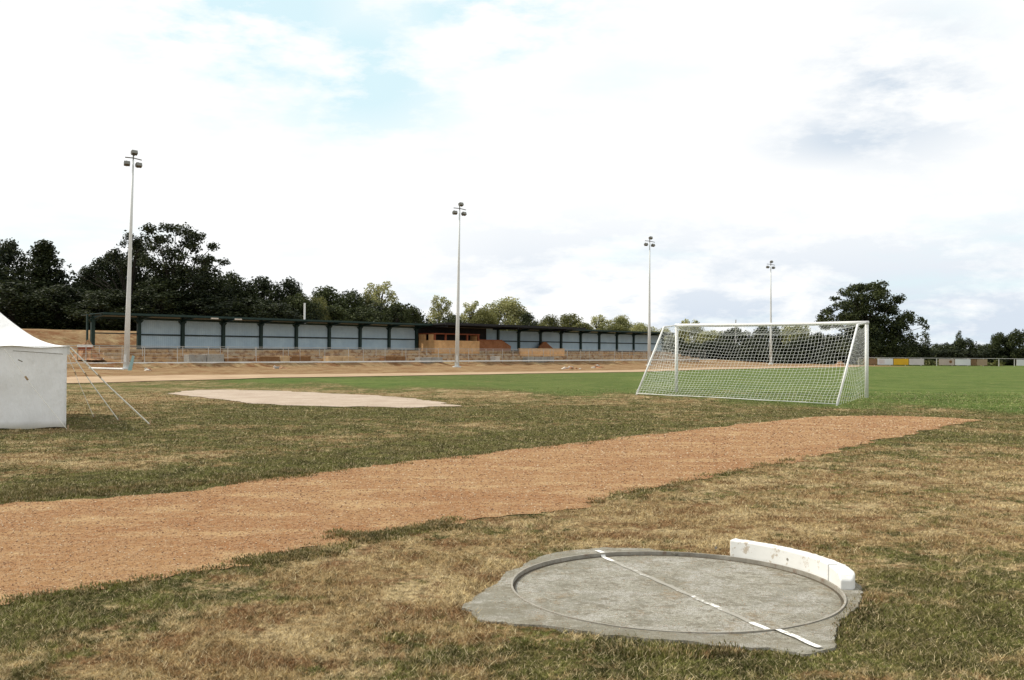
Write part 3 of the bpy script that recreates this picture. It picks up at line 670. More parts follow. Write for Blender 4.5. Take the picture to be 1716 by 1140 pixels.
# barrier in front of the terrace
bar = empty('crowd_barrier', (POLE0[0]+W[0]*4.9, POLE0[1]+W[1]*4.9, 0), (0,-math.atan(.25/85),ANG), 'long grey tubular barrier with a white kerb rail below the stand', 'barrier')
def bz(s): return .60 - s*0
s = -5.5; k = 0
ps = []
while s < 98:
    MB().tube([(s,0,.2),(s,0,1.93)], .026, 6).build('post', M['thin_galv'], bar); ps.append(s)
    s += 1.9 if k % 3 == 0 else 2.9; k += 1
for zz, r_ in ((1.92,.022),(1.62,.012),(1.3,.015),(.98,.012)): MB().tube([(-5.5,0,zz),(ps[-1],0,zz)], r_, 6).build('rail', M['thin_galv'], bar)
MB().box((-7.5,-.09,.50),(100,-.03,.63)).build('kerb_rail', M['white'], bar)
bar2 = empty('crowd_barrier', (POLE0[0]+W[0]*7.6, POLE0[1]+W[1]*7.6, 0), (0,-math.atan(.25/85),ANG), 'second shorter post row standing on the terrace behind the white kerb rail', 'barrier')
s = -2
while s < 88:
    MB().tube([(s,0,.5),(s,0,1.95)], .028, 6).build('post', M['thin_galv'], bar2); s += 3.7
MB().tube([(-2,0,1.78),(87,0,1.78)], .022, 6).build('rail', M['thin_galv'], bar2)

# white mast behind the left wing
x, y = atY(510, 101); zt = topz(510, 508, 101); o = MB().tube([(0,0,0),(0,0,zt-float(zf(x,y)))], .10, 10).build('white_mast', M['white']); o.location = (x, y, float(zf(x,y))); tag(o, 'short plain white mast sticking up behind the left wing roof', 'mast')
for px, Yp, yt, lab in ((1233,172,536,'thin distant grey pole rising above the hedge behind the goal net'),(1412,172,572,'thin short pale pole beside the foot of the big right tree')):
    x, y = atY(px, Yp); zt = topz(px, yt, Yp); o = MB().tube([(0,0,0),(0,0,zt-.2)], .09, 8).build('distant_pole', M['thin_galv']); o.location = (x, y, .2); tag(o, lab, 'pole')

# rubble mounds and debris
def mound(px, py, w_, d_, h_, m, label, name='rubble_mound', seed=0, Yp=None):
    x, y = gp(px, py) if Yp is None else atY(px, Yp); r = random.Random(seed); root = empty(name, (x, y, float(zf(x,y))), (0,0,r.uniform(0,3)), label, 'rubble')
    vs = []; fs = []; n = 18; rings = 6
    for a in range(rings+1):
        f = a/rings
        for k in range(n):
            an = 2*math.pi*k/n; rr = f*(1+.25*mn.noise(Vector((math.cos(an)*2+seed, math.sin(an)*2, 0))))
            vs.append((math.cos(an)*rr*w_/2, math.sin(an)*rr*d_/2, h_*(math.cos(f*math.pi)*.5+.5)*(1+.5*mn.noise(Vector((an*2, f*5, seed))))-.03*f))
    for a in range(rings):
        for k in range(n): fs.append((a*n+k, a*n+(k+1)%n, (a+1)*n+(k+1)%n, (a+1)*n+k))
    MB().add(vs, fs).build('heap', m, root)
    for k in range(11):
        s_ = r.uniform(.08,.22)*min(1.5, w_/1.5); an = r.uniform(0,6.28); rr = r.uniform(.1,.9)
        c_ = MB().box((-s_*.6,-s_*.5,-s_*.3),(s_*.6,s_*.5,s_*.3)).build('chunk', M['pale'] if k%4==1 else (M['grey_block'] if k%4==3 else M['earthpile']), root, bevel=s_*.1)
        c_.location = (math.cos(an)*rr*w_/2, math.sin(an)*rr*d_/2, h_*(math.cos(rr*math.pi)*.5+.5)*.9+s_*.1); c_.rotation_euler = (r.uniform(-.6,.6), r.uniform(-.6,.6), r.uniform(0,3))
mound(146,606,3.2,2.2,1.3,M['earthpile'],'orange brown earth and rubble heap beside the tent corner',seed=2,Yp=76)
mound(958,619,2.6,1.0,.15,M['earthpile'],'low heap of pale broken concrete left of the goal on bare earth',seed=3)
mound(1000,617,2.4,1.1,.2,M['earthpile'],'low dark reddish earth heap next to the pale broken concrete',seed=5)
mound(248,621,1.2,.6,.16,M['pale'],'few white broken pieces lying right of the nearest column foot',seed=6)
mound(1408,613,2.6,1.4,.6,M['earthpile'],'reddish earth heap seen through the net by the right back stay',seed=8)
mound(470,618,3.6,1.0,.14,M['earthpile'],'long low earth heap on the strip below the left wing',seed=9)
x, y = atY(142, 75); sg = empty('site_board', (x, y, float(zf(x,y))), (0,0,R(15)), 'small red and white board on posts above the rubble heap', 'board')
for a in (-.5,.5): MB().box((a-.04,-.04,0),(a+.04,.04,1.25)).build('leg', M['wood'], sg)
MB().box((-.55,-.08,1.12),(.6,-.045,1.30)).build('white_panel', M['white'], sg); MB().box((-.45,-.10,.85),(.5,-.05,1.10)).build('red_panel', M['red_paint'], sg)
x0,y0 = gp(150,619); x1,y1 = gp(206,620.5); o = MB().tube([(0,0,.08),(x1-x0,y1-y0,.08)], .07, 8).build('white_pipe', M['white']); o.location = (x0,y0,float(zf(x0,y0))); tag(o, 'white pipe lying on bare earth left of the nearest column', 'pipe')

# advertising boards on a rail at the right
bY = 140.0; cols = [(1447,1470,'brown','bare brown board, leftmost of the row beside the goal'),(1470,1497,'whitepatch','white board with a pinkish left half, first pale one right of the goal'),(1497,1523,'yellow','bright yellow board, the only yellow one of the row'),
 (1523,1549,'pink','pale pinkish white board right of the yellow one'),(1573,1600,'pink2','pinkish beige board with a dark spot after the first gap'),(1600,1627,'white','plain white board between a beige and a brown one'),
 (1627,1637,'brown','narrow brown board right of the plain white one'),(1637,1655,'tan','narrow tan board, last before the long gap'),(1703,1745,'white','white board at the right edge of the photo')]
mats = {'brown':weathered('brown_board',(.17,.10,.05),(.24,.15,.08),1), 'white':weathered('white_board',(.70,.70,.70),(.62,.62,.63),.6), 'yellow':weathered('yellow_board',(.72,.42,.02),(.62,.34,.03),1.2),
 'pink':weathered('pink_board',(.55,.48,.48),(.62,.58,.57),1.4), 'pink2':weathered('beige_board',(.50,.41,.36),(.42,.35,.30),1.4), 'tan':weathered('tan_board',(.36,.27,.18),(.30,.22,.14),1), 'whitepatch':weathered('white_board_b',(.70,.70,.72),(.66,.66,.68),1)}
zb = float(zf(60,bY))
for a, b, k, lab in cols:
    xa = (a-858)/F*bY; xb = (b-858)/F*bY; c_ = empty('advertising_board', ((xa+xb)/2, bY, zb), label=lab, cat='advertising board', group='boards fixed along the pitch rail')
    w_ = (xb-xa)/2-.05; MB().box((-w_,-.03,.12),(w_,.0,1.02)).build('panel', mats[k], c_)
    MB().box((-w_,.005,.1),(-w_+.08,.08,.95)).build('batten', M['wood'], c_); MB().box((w_-.08,.005,.1),(w_,.08,.95)).build('batten', M['wood'], c_)
    if k == 'whitepatch': MB().box((-w_+.2,-.045,.3),(-.1,-.034,.9)).build('faded_patch', mats['pink'], c_)
    if k == 'pink2': MB().tube([(w_*.5,-.05,.62),(w_*.5,-.032,.62)], .22, 10).build('dark_spot', M['brown_block'], c_)
rf = empty('pitch_rail', (0,bY+.12,zb), label='thin post and rail fence carrying the boards at the far right', cat='fence')
px = 1440
while px < 1800: xx = (px-858)/F*bY; MB().box((xx-.05,-.02,-.1),(xx+.05,.06,1.12)).build('post', M['thin_galv'], rf); px += 26.1
xa = (1440-858)/F*bY; MB().tube([(xa,.02,1.13),((1800-858)/F*bY,.02,1.13)], .04, 6).build('rail', M['thin_galv'], rf)

# ------------------------------------------------------------------ tent
A = Vector((-8.78, 18.85, 0)); fv = Vector((-.89,-.45,0)).normalized(); gv = Vector((-fv.y*-1, -fv.x, 0)); gv = Vector((fv.y, -fv.x, 0)).normalized()
TW, TD = 6.0, 5.0; EV = 1.62; PK = 3.9
tent = empty('marquee', A, label='white canvas ridge marquee with sagging roof at the left edge', cat='tent')
def tp(a, b, z): return fv*a+gv*b+Vector((0,0,z))
def wall(p0, p1, n, m, name, zt=EV-.02):
    vs = []; fs = []; nv = 8; d = (p1-p0); nn = Vector((d.y, -d.x, 0)).normalized()
    for k in range(n+1):
        for j in range(nv+1):
            f = k/n; h = j/nv; bil = .035*math.sin(f*d.length*2.6)*math.sin(math.pi*h*.8)*min(1,4*f,4*(1-f))+.03*mn.noise(Vector((f*9, h*4, 1)))*(1 if 0<k<n else 0)
            vs.append(p0+d*f+nn*(bil+.03*(1-h))+Vector((0,0,.015+zt*h+.03*math.sin(f*40)*(0 if j else 1)*.5)))
    for k in range(n):
        for j in range(nv): a = k*(nv+1)+j; fs.append((a, a+nv+1, a+nv+2, a+1))
    return MB().add(vs, fs).build(name, m, tent, True)
wall(tp(0,0,0), tp(TW,0,0), 60, M['canvas'], 'front_wall'); wall(tp(0,TD,0), tp(0,0,0), 30, M['canvas'], 'side_wall')
wall(tp(TW,0,0), tp(TW,TD,0), 12, M['canvas'], 'side_wall'); wall(tp(TW,TD,0), tp(0,TD,0), 12, M['canvas'], 'back_wall')
vs = []; fs = []; n = 48
ov = .05
for a in range(n+1):
    for b in range(n+1):
        u_, v_ = a/n, b/n; du = min(u_, 1-u_)*TW; dv_ = min(v_, 1-v_)*TD
        d = min(du, dv_*1.15)/(TD/2*1.0); d = min(d, 1); sm = (du*dv_)/(du+dv_+1e-6)/(TD/4)
        h = EV + (PK-EV)*(.25*min(sm,1.2)+.75*d)**1.9
        h += -.035*math.sin(u_*math.pi*6)**2*(1-d)*(1 if dv_ < .3 else .4)
        vs.append(tp(-ov+(TW+2*ov)*u_, -ov+(TD+2*ov)*v_, h))
for a in range(n):
    for b in range(n): k = a*(n+1)+b; fs.append((k, k+n+1, k+n+2, k+1))
MB().add(vs, fs).build('roof', M['canvas'], tent, True)
# valance
def valance(p0, p1):
    vs = []; fs = []; n = 60; d = p1-p0; nn = Vector((d.y,-d.x,0)).normalized()
    for k in range(n+1):
        f = k/n; w_ = .015*math.sin(f*30); top = p0+d*f+nn*.062+Vector((0,0,EV+.004+(-.035*math.sin(f*math.pi*6)**2)*(1)))
        vs += [top, top+nn*(.012+w_)+Vector((0,0,-.17-.01*math.sin(f*55)))]
    for k in range(n): fs.append((2*k, 2*k+2, 2*k+3, 2*k+1))
    MB().add(vs, fs).build('valance', M['canvas'], tent, True)
valance(tp(-ov,0,0), tp(TW+ov,0,0)); valance(tp(0,TD+ov,0), tp(0,-ov,0))
nf = Vector((fv.y,-fv.x,0)); nf = -gv
MB().bar(tp(.08,0,EV-.16)+nf*.105, tp(.95,0,EV-.10)+nf*.105, .006, .012).build('seam', M['seam'], tent)
MB().bar(tp(.86,0,EV-.27)+nf*.12, tp(.78,0,EV-.31)+nf*.12, .012, .02).build('toggle', M['seam'], tent)
def rope(px, py, top, r_, nm, lab):
    x, y = gp(px, py); e = Vector((x, y, 0))
    root = empty('guy_rope', (x, y, 0), label=lab, cat='guy rope', group='guy ropes of the marquee')
    tpz = A+top-e; m_ = tpz*.5+Vector((0,0,-.015))
    MB().tube([(0,0,.03), m_, tpz], r_, 6).build('cord', M['rope'], root)
    MB().tube([Vector((0,0,-.05))-tpz.normalized()*.0, Vector((0,0,.11))-Vector((tpz.x,tpz.y,0)).normalized()*.03], .016, 6).build('peg', M['wood'], root)
    MB().bar(tpz*.62-Vector((0,0,.005)), tpz*.66, .03, .03).build('slider', M['wood'], root)
rope(250,713, tp(-.05,-.02,EV-.02), .015, 0, 'thickest guy rope, slanting from the marquee corner to the rightmost peg')
rope(198,706, tp(-.05,1.6,EV-.02), .011, 0, 'thinner middle guy rope pegged just left of the thickest one')
rope(157,701, tp(-.05,3.0,EV-.02), .005, 0, 'faintest short guy rope pegged closest to the marquee side')
rope(112,722, tp(1.1,-.05,EV-.06), .005, 0, 'thin guy rope slanting across the marquee front wall')

# ------------------------------------------------------------------ trees
def leaf_cloud(clumps, per, leaf, seed, flat=.6):
    r = np.random.RandomState(seed); cos = []
    for (cx, cy, cz, rx, ry, rz) in clumps:
        n = int(per*(rx*ry*rz)**(2/3)); d = r.randn(n,3); d /= np.linalg.norm(d, axis=1)[:,None]
        rad = r.rand(n)**.45; rad *= 1+.25*np.sin(d[:,0]*7+cx)*np.cos(d[:,1]*6+cz); p = d*rad[:,None]*np.array([rx,ry,rz])+np.array([cx,cy,cz])
        a = r.randn(n,3); a[:,2] *= flat; a /= np.linalg.norm(a,axis=1)[:,None]; b = np.cross(a, r.randn(n,3)); b /= np.linalg.norm(b,axis=1)[:,None]
        s_ = leaf*(.5+r.rand(n))[:,None]; q = np.stack([p-a*s_*.55, p+b*s_*.32, p+a*s_*.55, p-b*s_*.32], 1); cos.append(q.reshape(-1,3))
    return np.concatenate(cos)
def make_tree(h, w_, kind, seed, per=260, leaf=.34, nclump=34, low=.12, gaps=.9, open_=False):
    """returns (crown coordinates, trunk MB); base at 0"""
    r = random.Random(seed); cl = []; tk = MB()
    tops = []
    for k in range(nclump):
        f = (k+.5)/nclump; zz = low+(1-low)*f; 
        if kind == 'round': prof = math.sqrt(max(.02, 1-((zz-.52)/.5)**2))
        elif kind == 'cone': prof = (1-zz)**.7*1.05+.10
        elif kind == 'oak': prof = math.sqrt(max(.03, 1-((zz-.42)/.60)**2))
        elif kind == 'column': prof = .75*math.sqrt(max(.05, 1-((zz-.5)/.52)**2))
        else: prof = math.sqrt(max(.02, 1-((zz-.45)/.57)**2))
        an = k*2.39996+r.uniform(-.5,.5); rr = (r.random()**.33)*prof*gaps
        cs_ = r.uniform(.19,.29)*(1 if kind != 'cone' else .8)
        if open_: cs_ *= .74
        x = math.cos(an)*rr*w_/2*.82; y = math.sin(an)*rr*w_/2*.82; z = zz*h - cs_*h*.25
        cl.append((x, y, z, cs_*w_*.60, cs_*w_*.60, cs_*w_*.48)); tops.append((x, y, z))
    tr_ = h*.024+.08; th = h*.62
    tk.tube([(0,0,-.3),(0,0,h*.18),(r.uniform(-.2,.2),.1,h*.4),(r.uniform(-.3,.3),0,th)], [tr_*1.3, tr_, tr_*.7, tr_*.3], 8)
    for k, (x, y, z) in enumerate(tops):
        if k % 2 == 0 or open_:
            zb_ = max(h*.15, min(z*.75, th*.95)); md = Vector((x*.45, y*.45, zb_+(z-zb_)*.65)); tk.tube([(0,0,zb_*.9), md, (x,y,z)], [tr_*.38, tr_*.24, tr_*.08], 5)
    return leaf_cloud(cl, per, leaf, seed), tk
def crown_mesh(co, mat_): 
    me = bpy.data.meshes.new('crown'); n = len(co); me.vertices.add(n); me.vertices.foreach_set('co', co.astype(np.float32).ravel())
    me.loops.add(n); me.loops.foreach_set('vertex_index', np.arange(n, dtype=np.int32)); me.polygons.add(n//4); me.polygons.foreach_set('loop_start', np.arange(n//4, dtype=np.int32)*4)
    me.update(calc_edges=True); me.materials.append(mat_); return me
def trunk_mesh(mb):
    o = mb.build('trunk', M['bark']); me = o.data; bpy.data.objects.remove(o); return me
ARCH = {}
def arch(name, h, w_, kind, seed, mats_, **k):
    co, tk = make_tree(h, w_, kind, seed, **k); tm = trunk_mesh(tk)
    for m in mats_: ARCH[(name, m)] = (crown_mesh(co, M[m]), tm, h, w_)
arch('dense1', 12, 11, 'round', 1, ['leaf_dark','leaf_deep','leaf_mid'], per=150, nclump=44, low=.08)
arch('dense2', 12, 10, 'egg', 2, ['leaf_dark','leaf_deep','leaf_mid'], per=150, nclump=40, low=.06)
arch('cone', 14, 8, 'cone', 3, ['leaf_dark'], per=230, nclump=52, low=.1)
arch('bush', 6, 8, 'egg', 4, ['leaf_dark','leaf_deep','leaf_mid','leaf_light'], per=330, nclump=30, low=.05, leaf=.28)
arch('light1', 12, 10, 'egg', 5, ['leaf_mid','leaf_light'], per=170, nclump=38, low=.15, open_=True, leaf=.32)
arch('light2', 12, 12, 'round', 6, ['leaf_mid','leaf_light'], per=170, nclump=46, low=.12, leaf=.32)
arch('small', 6, 3.6, 'column', 7, ['leaf_deep'], per=360, nclump=22, low=.1, leaf=.2)
def place_tree(kind, m, px, ytop, Yp, wpx, label, cat='tree', group=None, rz=0, name='tree', base=None):
    cm, tm, h, w_ = ARCH[(kind, m)]; x, y = atY(px, Yp); z0 = float(zf(x, y)) if base is None else base
    H = topz(px, ytop, Yp)-z0; Wd = wpx/F*Yp; sx_ = Wd/w_; sz = H/h
    r_ = empty(name, (x, y, z0), (0,0,rz), label, cat, group); r_.scale = (sx_, sx_, sz)
    for nm, me in (('crown', cm), ('trunk', tm)): o = bpy.data.objects.new(nm, me); COL.objects.link(o); o.parent = r_
    return r_
WL = 'dark woodland trees behind the left wing'
T = [
 ('dense1','leaf_dark',-60,392,112,170,'darkest broad tree, cut off by the left edge of the photo'),
 ('dense2','leaf_dark',12,402,116,74,'dark rounded tree at the left edge above the tent roof'),
 ('cone','leaf_dark',71,401,112,104,'pointed dark tree standing alone against sky above the marquee roof'),
 ('dense2','leaf_dark',20,470,104,130,'low dark tree straight above the marquee roof peak'),
 ('dense1','leaf_dark',95,478,106,120,'low dark tree in front of the pointed tree'),
 ('dense2','leaf_dark',150,446,112,70,'small dark tree with a ragged top left of the nearest column'),
 ('dense1','leaf_dark',193,424,116,90,'dark tree partly hidden by the nearest floodlight column'),
 ('dense1','leaf_dark',185,486,104,130,'low dark tree behind the open bay of the stand'),
 ('dense2','leaf_dark',232,402,114,58,'narrow dark tree just right of the nearest floodlight column'),
 ('dense2','leaf_dark',270,466,106,120,'dark tree below the tallest crown, behind the second clad bay'),
 ('dense1','leaf_dark',345,450,112,90,'dark tree under the right side of the tallest crown'),
 ('dense1','leaf_dark',392,458,116,86,'dark tree on the slope right of the tallest crown'),
 ('dense2','leaf_dark',436,464,118,78,'dark tree at the middle of the descending wood edge'),
 ('dense1','leaf_dark',480,467,120,66,'last very dark tree before the white mast'),
 ('dense2','leaf_dark',340,492,108,140,'low dark tree behind the third and fourth clad bays'),
 ('dense1','leaf_dark',430,500,112,130,'low dark tree behind the fourth and fifth clad bays'),
 ('dense1','leaf_deep',505,492,118,70,'dark tree right behind the white mast'),
]
for k, (kd, m, px, yt, Yp, wp, lab) in enumerate(T): place_tree(kd, m, px, yt, Yp, wp*1.2, lab, group=WL, rz=k*1.3)
T2 = [
 ('dense2','leaf_deep',545,481,128,80,'olive green rounded tree right of the white mast'),
 ('light2','leaf_mid',528,500,122,50,'small yellowish green tree beside the white mast'),
 ('dense1','leaf_deep',585,487,132,60,'dark olive tree left of the sunlit pale tree'),
 ('light1','leaf_light',636,472,140,72,'tall sunlit pale tree with sky showing through, behind the left wing'),
 ('light1','leaf_mid',612,490,138,44,'greenish tree on the left flank of the tall sunlit pale tree'),
 ('dense2','leaf_deep',664,508,134,52,'dark bush-like tree below the tall sunlit pale tree'),
 ('dense1','leaf_deep',690,514,136,36,'dark small tree ending the wood above the left wing end'),
 ('dense1','leaf_deep',610,515,128,70,'low dark tree behind the sixth and seventh clad bays'),
 ('dense2','leaf_deep',560,512,124,70,'low dark tree behind the middle bays of the left wing'),
 ('light1','leaf_light',736,495,176,48,'round pale tree just left of the second floodlight column'),
 ('light1','leaf_light',790,505,182,54,'airy pale tree just right of the second floodlight column'),
 ('light2','leaf_light',848,502,176,80,'broad dome shaped green tree above the black roof'),
 ('dense1','leaf_deep',762,528,168,50,'dark low tree behind the second floodlight column'),
 ('light2','leaf_mid',812,520,166,50,'mid green low tree left of the broad dome shaped tree'),
 ('dense2','leaf_deep',884,524,166,36,'dark small tree on the right flank of the dome shaped tree'),
 ('light2','leaf_mid',920,530,190,40,'small yellow green tree above the right end of the black roof'),
 ('dense1','leaf_mid',956,526,196,54,'green tree with a flat top above the right wing'),
 ('light1','leaf_light',1002,528,200,52,'pale yellow green tree above the middle of the right wing'),
 ('light2','leaf_light',1040,531,204,48,'pale tree left of the third floodlight column'),
 ('dense2','leaf_mid',975,541,186,60,'dark green low tree behind the right wing roof'),
 ('light2','leaf_light',1074,543,200,50,'green tree right behind the third floodlight column'),
 ('light2','leaf_mid',900,543,182,60,'low yellow green tree behind the right end of the black roof'),
 ('light2','leaf_mid',1030,546,190,70,'low green tree behind the last bays of the right wing'),
]
for k, (kd, m, px, yt, Yp, wp, lab) in enumerate(T2): place_tree(kd, m, px, yt, Yp, wp*1.35, lab, group='lighter trees behind the stands', rz=k*1.7+.4)
T3 = [
 ('light2','leaf_light',1112,551,170,52,'yellow green bush at the left post of the goal','bush'),
 ('bush','leaf_light',1155,539,190,60,'tallest green bush just right of the left goal post','bush'),
 ('bush','leaf_light',1190,556,178,70,'low green bush behind the left half of the net','bush'),
 ('bush','leaf_deep',1232,552,176,76,'dark bush behind the thin distant pole','bush'),
 ('bush','leaf_deep',1285,547,174,70,'dark bush behind the farthest floodlight column','bush'),
 ('bush','leaf_light',1330,547,172,80,'broad yellowish bush behind the right half of the net','bush'),
 ('bush','leaf_deep',1372,560,168,66,'dark bush left of the big right tree','bush'),
 ('bush','leaf_dark',1200,572,168,90,'low blackish bush behind the left net half','bush'),
 ('bush','leaf_dark',1270,570,168,90,'low blackish bush below the farthest column','bush'),
 ('bush','leaf_dark',1345,570,166,90,'low blackish bush behind the right back stay','bush'),
 ('bush','leaf_deep',1128,568,166,60,'low green bush between left stay and left post','bush'),
 ('bush','leaf_dark',1400,562,156,70,'dark bush at the left foot of the big right tree','bush'),
 ('bush','leaf_dark',1530,574,156,80,'dark bush at the right foot of the big right tree','bush'),
 ('small','leaf_deep',1551,553,158,32,'small upright tree right of the big right tree','tree'),
 ('bush','leaf_deep',1580,577,170,60,'low dark green bush between the two small upright trees','bush'),
 ('small','leaf_deep',1607,552,168,20,'slim spiky tree top standing above the right hedge','tree'),
 ('bush','leaf_deep',1614,568,166,50,'rounded bush around the slim spiky tree','bush'),
 ('bush','leaf_deep',1650,578,170,50,'low bush left of the last green trees','bush'),
 ('bush','leaf_deep',1676,560,156,50,'rounded green bush near the right edge','bush'),
 ('bush','leaf_deep',1708,555,154,60,'tallest green bush, cut by the right edge','bush'),
 ('bush','leaf_dark',1600,586,158,90,'low blackish hedge part above the pinkish boards','bush'),
 ('bush','leaf_dark',1670,584,156,90,'low blackish hedge part before the last green bushes','bush'),
 ('bush','leaf_dark',1760,570,160,90,'dark bush mostly outside the right edge','bush'),
]
for k, (kd, m, px, yt, Yp, wp, lab, cat) in enumerate(T3): place_tree(kd, m, px, yt, Yp, wp, lab, cat, 'bushes and small trees behind goal and boards', k*2.1, 'bush' if cat == 'bush' else 'small_tree')

def special(name, clumps_px, Yp, px0, ybase, m, label, seed, per, leaf, limbs=True, depth=.8):
    """a tree whose clumps follow the crown outline; clumps (px, py, rx px, ry px)"""
    x0, y0 = atY(px0, Yp); z0 = float(zf(x0, y0)); r = random.Random(seed); cl = []; tk = MB(); k_ = Yp/F
    for (px, py, rx, ry) in clumps_px:
        x = (px-px0)*k_; z = topz(px, py, Yp)-z0; 
        for rep in range(3):
            yy = r.uniform(-1,1)*depth*3.2; s_ = (1.15, 1.0, .9)[rep]
            cl.append((x+(r.uniform(-1,1)*rx*.5*k_ if rep else 0), yy, z+(r.uniform(-1,.5)*ry*.6*k_ if rep else 0), rx*k_*s_, rx*k_*s_, ry*k_*s_*1.25))
            zb_ = z*.45; tk.tube([(0,0,zb_*.8),(x*.5,yy*.5,zb_+(z-zb_)*.6),(x,yy,z)], [.14,.07,.02], 5) if rep == 0 else None
    H = max(c[2] for c in cl); tk.tube([(0,0,-.3),(.1,0,H*.2),(-.1,.1,H*.45),(.1,0,H*.7)], [.62,.45,.32,.12], 10)
    root = empty(name, (x0, y0, z0), label=label, cat='tree')
    o = bpy.data.objects.new('crown', crown_mesh(leaf_cloud(cl, per, leaf, seed), M[m])); COL.objects.link(o); o.parent = root
    o = bpy.data.objects.new('trunk', trunk_mesh(tk)); COL.objects.link(o); o.parent = root
big = [(262,388,12,7),(285,384,16,7),(308,386,15,8),(330,398,13,7),(345,408,9,6),(255,398,8,8),(275,402,12,8),(300,405,12,7),(322,414,11,7),(268,420,13,9),(292,424,14,9),(318,432,12,7),(340,438,12,8),(358,436,9,5),(368,436,7,4),
 (255,438,13,10),(280,446,16,11),(305,452,15,9),(332,456,13,7),(352,450,8,5),(248,412,6,6),(262,460,20,12),(300,468,22,12),(340,470,16,10)]
special('tall_tree', big, 108, 290, 560, 'leaf_dark', 'tallest open crowned tree on the left skyline with sky gaps', 31, 210, .26)
small_l = [(226,400,9,6),(236,398,8,5),(220,412,9,6),(238,412,10,7),(205,428,10,7),(225,430,12,9),(190,434,9,5),(178,438,8,5),(170,446,9,6),(200,446,14,8),(128,458,4,3),(134,450,4,3),(140,458,6,5)]
special('ragged_tree', small_l, 110, 215, 560, 'leaf_dark', 'ragged tree behind the nearest floodlight column with loose side clumps', 32, 260, .24)
oak = [(1440,482,16,6),(1462,479,14,5),(1482,486,13,6),(1420,488,9,5),(1412,497,8,4),(1440,498,14,7),(1468,498,15,8),(1495,502,10,6),(1425,508,12,6),(1405,514,12,6),(1390,522,9,5),(1380,530,7,5),(1378,538,9,4),
 (1450,514,18,9),(1480,516,16,9),(1505,520,12,7),(1512,532,12,7),(1525,540,9,6),(1534,548,6,5),(1410,532,16,8),(1440,532,20,10),(1475,536,20,11),(1500,545,16,9),(1390,545,12,5),(1425,552,18,9),(1460,556,22,12),(1495,562,18,11),(1515,568,12,9),(1440,575,22,14),(1480,580,22,14),(1510,585,14,10),(1415,580,14,12)]
special('oak_tree', oak, 150, 1458, 600, 'leaf_deep', 'big broad dark oak alone against the sky right of the goal', 33, 240, .30, depth=1.2)
# thicket filling the foot of the wood and the hedge line
def thicket(name, line, m, label, seed, hgt, wid, n):
    r = random.Random(seed); cl = []
    for k in range(n):
        f = r.random()*(len(line)-1); a = int(f); f -= a; (xa,ya),(xb,yb) = line[a], line[a+1]
        x = xa+(xb-xa)*f; y = ya+(yb-ya)*f+r.uniform(0,wid); s_ = r.uniform(1.3,2.4)*(.42 if hgt < 1 else 1); z = float(zf(x, y))+r.uniform(.3, hgt)
        cl.append((x, y, z, s_, s_, s_*.8))
    o = bpy.data.objects.new(name, crown_mesh(leaf_cloud(cl, 70, .42, seed), M[m])); COL.objects.link(o); tag(o, label, 'undergrowth', kind='stuff')
ln = lambda L_: [atY(px, Yp) for px, Yp in L_]
thicket('undergrowth', ln([(-150,112),(150,112),(400,118),(700,140)]), 'leaf_dark', 'blackish undergrowth filling the foot of the wood behind the left wing', 41, 6.0, 8, 420)
thicket('undergrowth', ln([(700,150),(900,175),(1130,190)]), 'leaf_deep', 'dark green undergrowth below the lighter trees behind the stands', 42, 4.0, 8, 200)
thicket('undergrowth', ln([(1110,168),(1400,162),(1560,160),(1800,162)]), 'leaf_dark', 'dark hedge foot running behind the goal and the boards', 43, 1.6, 5, 300)
thicket('rough_grass', ln([(1440,142.5),(1800,142.5)]), 'leaf_mid', 'unmown olive grass bank behind the boards and their rail', 44, .25, 1.0, 60)
hp = [atY(px, Yp) for px, Yp in ((400,420),(900,420),(1500,420),(1900,420))]
vs = []; fs = []
for k in range(60):
    px = -300+k*45; x, y = atY(px, 520); hgt = 6+2.2*mn.noise(Vector((k*.35,0,0)))+1.0*mn.noise(Vector((k*1.3,4,0))); vs += [(x,y,-3),(x,y+2,hgt),(x,y+60,hgt+.5)]
for k in range(59): a = k*3; fs += [(a,a+3,a+4,a+1),(a+1,a+4,a+5,a+2)]
o = MB().add(vs, fs).build('distant_hill', weathered('hazy_woods', (.05,.075,.06), (.09,.115,.09), .05, .95), None, True); tag(o, kind='structure')

# ------------------------------------------------------------------ sky and sun
SUN = Vector((-.95*.71, .31*.71, .70)).normalized()
w = bpy.data.worlds.new('World'); scene.world = w; w.use_nodes = True; nt = w.node_tree; nt.nodes.clear()
class WN(NT):
    def __init__(s, tree): s.t = tree
wn = WN(nt)
out = wn.n('ShaderNodeOutputWorld'); bg = wn.n('ShaderNodeBackground'); bg.inputs['Strength'].default_value = .1; wn.l(bg.outputs[0], out.inputs[0])
sky = wn.n('ShaderNodeTexSky', sky_type='NISHITA'); sky.sun_disc = False; sky.sun_elevation = math.asin(SUN.z); sky.sun_rotation = math.atan2(SUN.x, SUN.y); sky.air_density = 1.2; sky.dust_density = 1.0
tc = wn.n('ShaderNodeTexCoord').outputs['Generated']
sp_ = wn.n('ShaderNodeSeparateXYZ'); wn.l(tc, sp_.inputs[0]); Xs, Ys, Zs = sp_.outputs
zc = wn.math('ADD', wn.math('MAXIMUM', Zs, 0.0), .09)
cb = wn.n('ShaderNodeCombineXYZ'); wn.l(wn.math('DIVIDE', Xs, zc), cb.inputs[0]); wn.l(wn.math('DIVIDE', Ys, zc), cb.inputs[1]); flatv = cb.outputs[0]
n1 = wn.noise(.55, 8, .6, flatv); n2 = wn.noise(4.0, 8, .62, tc, (1,1,2.8)); n3 = wn.noise(13, 7, .62, tc, (1,1,2.6))
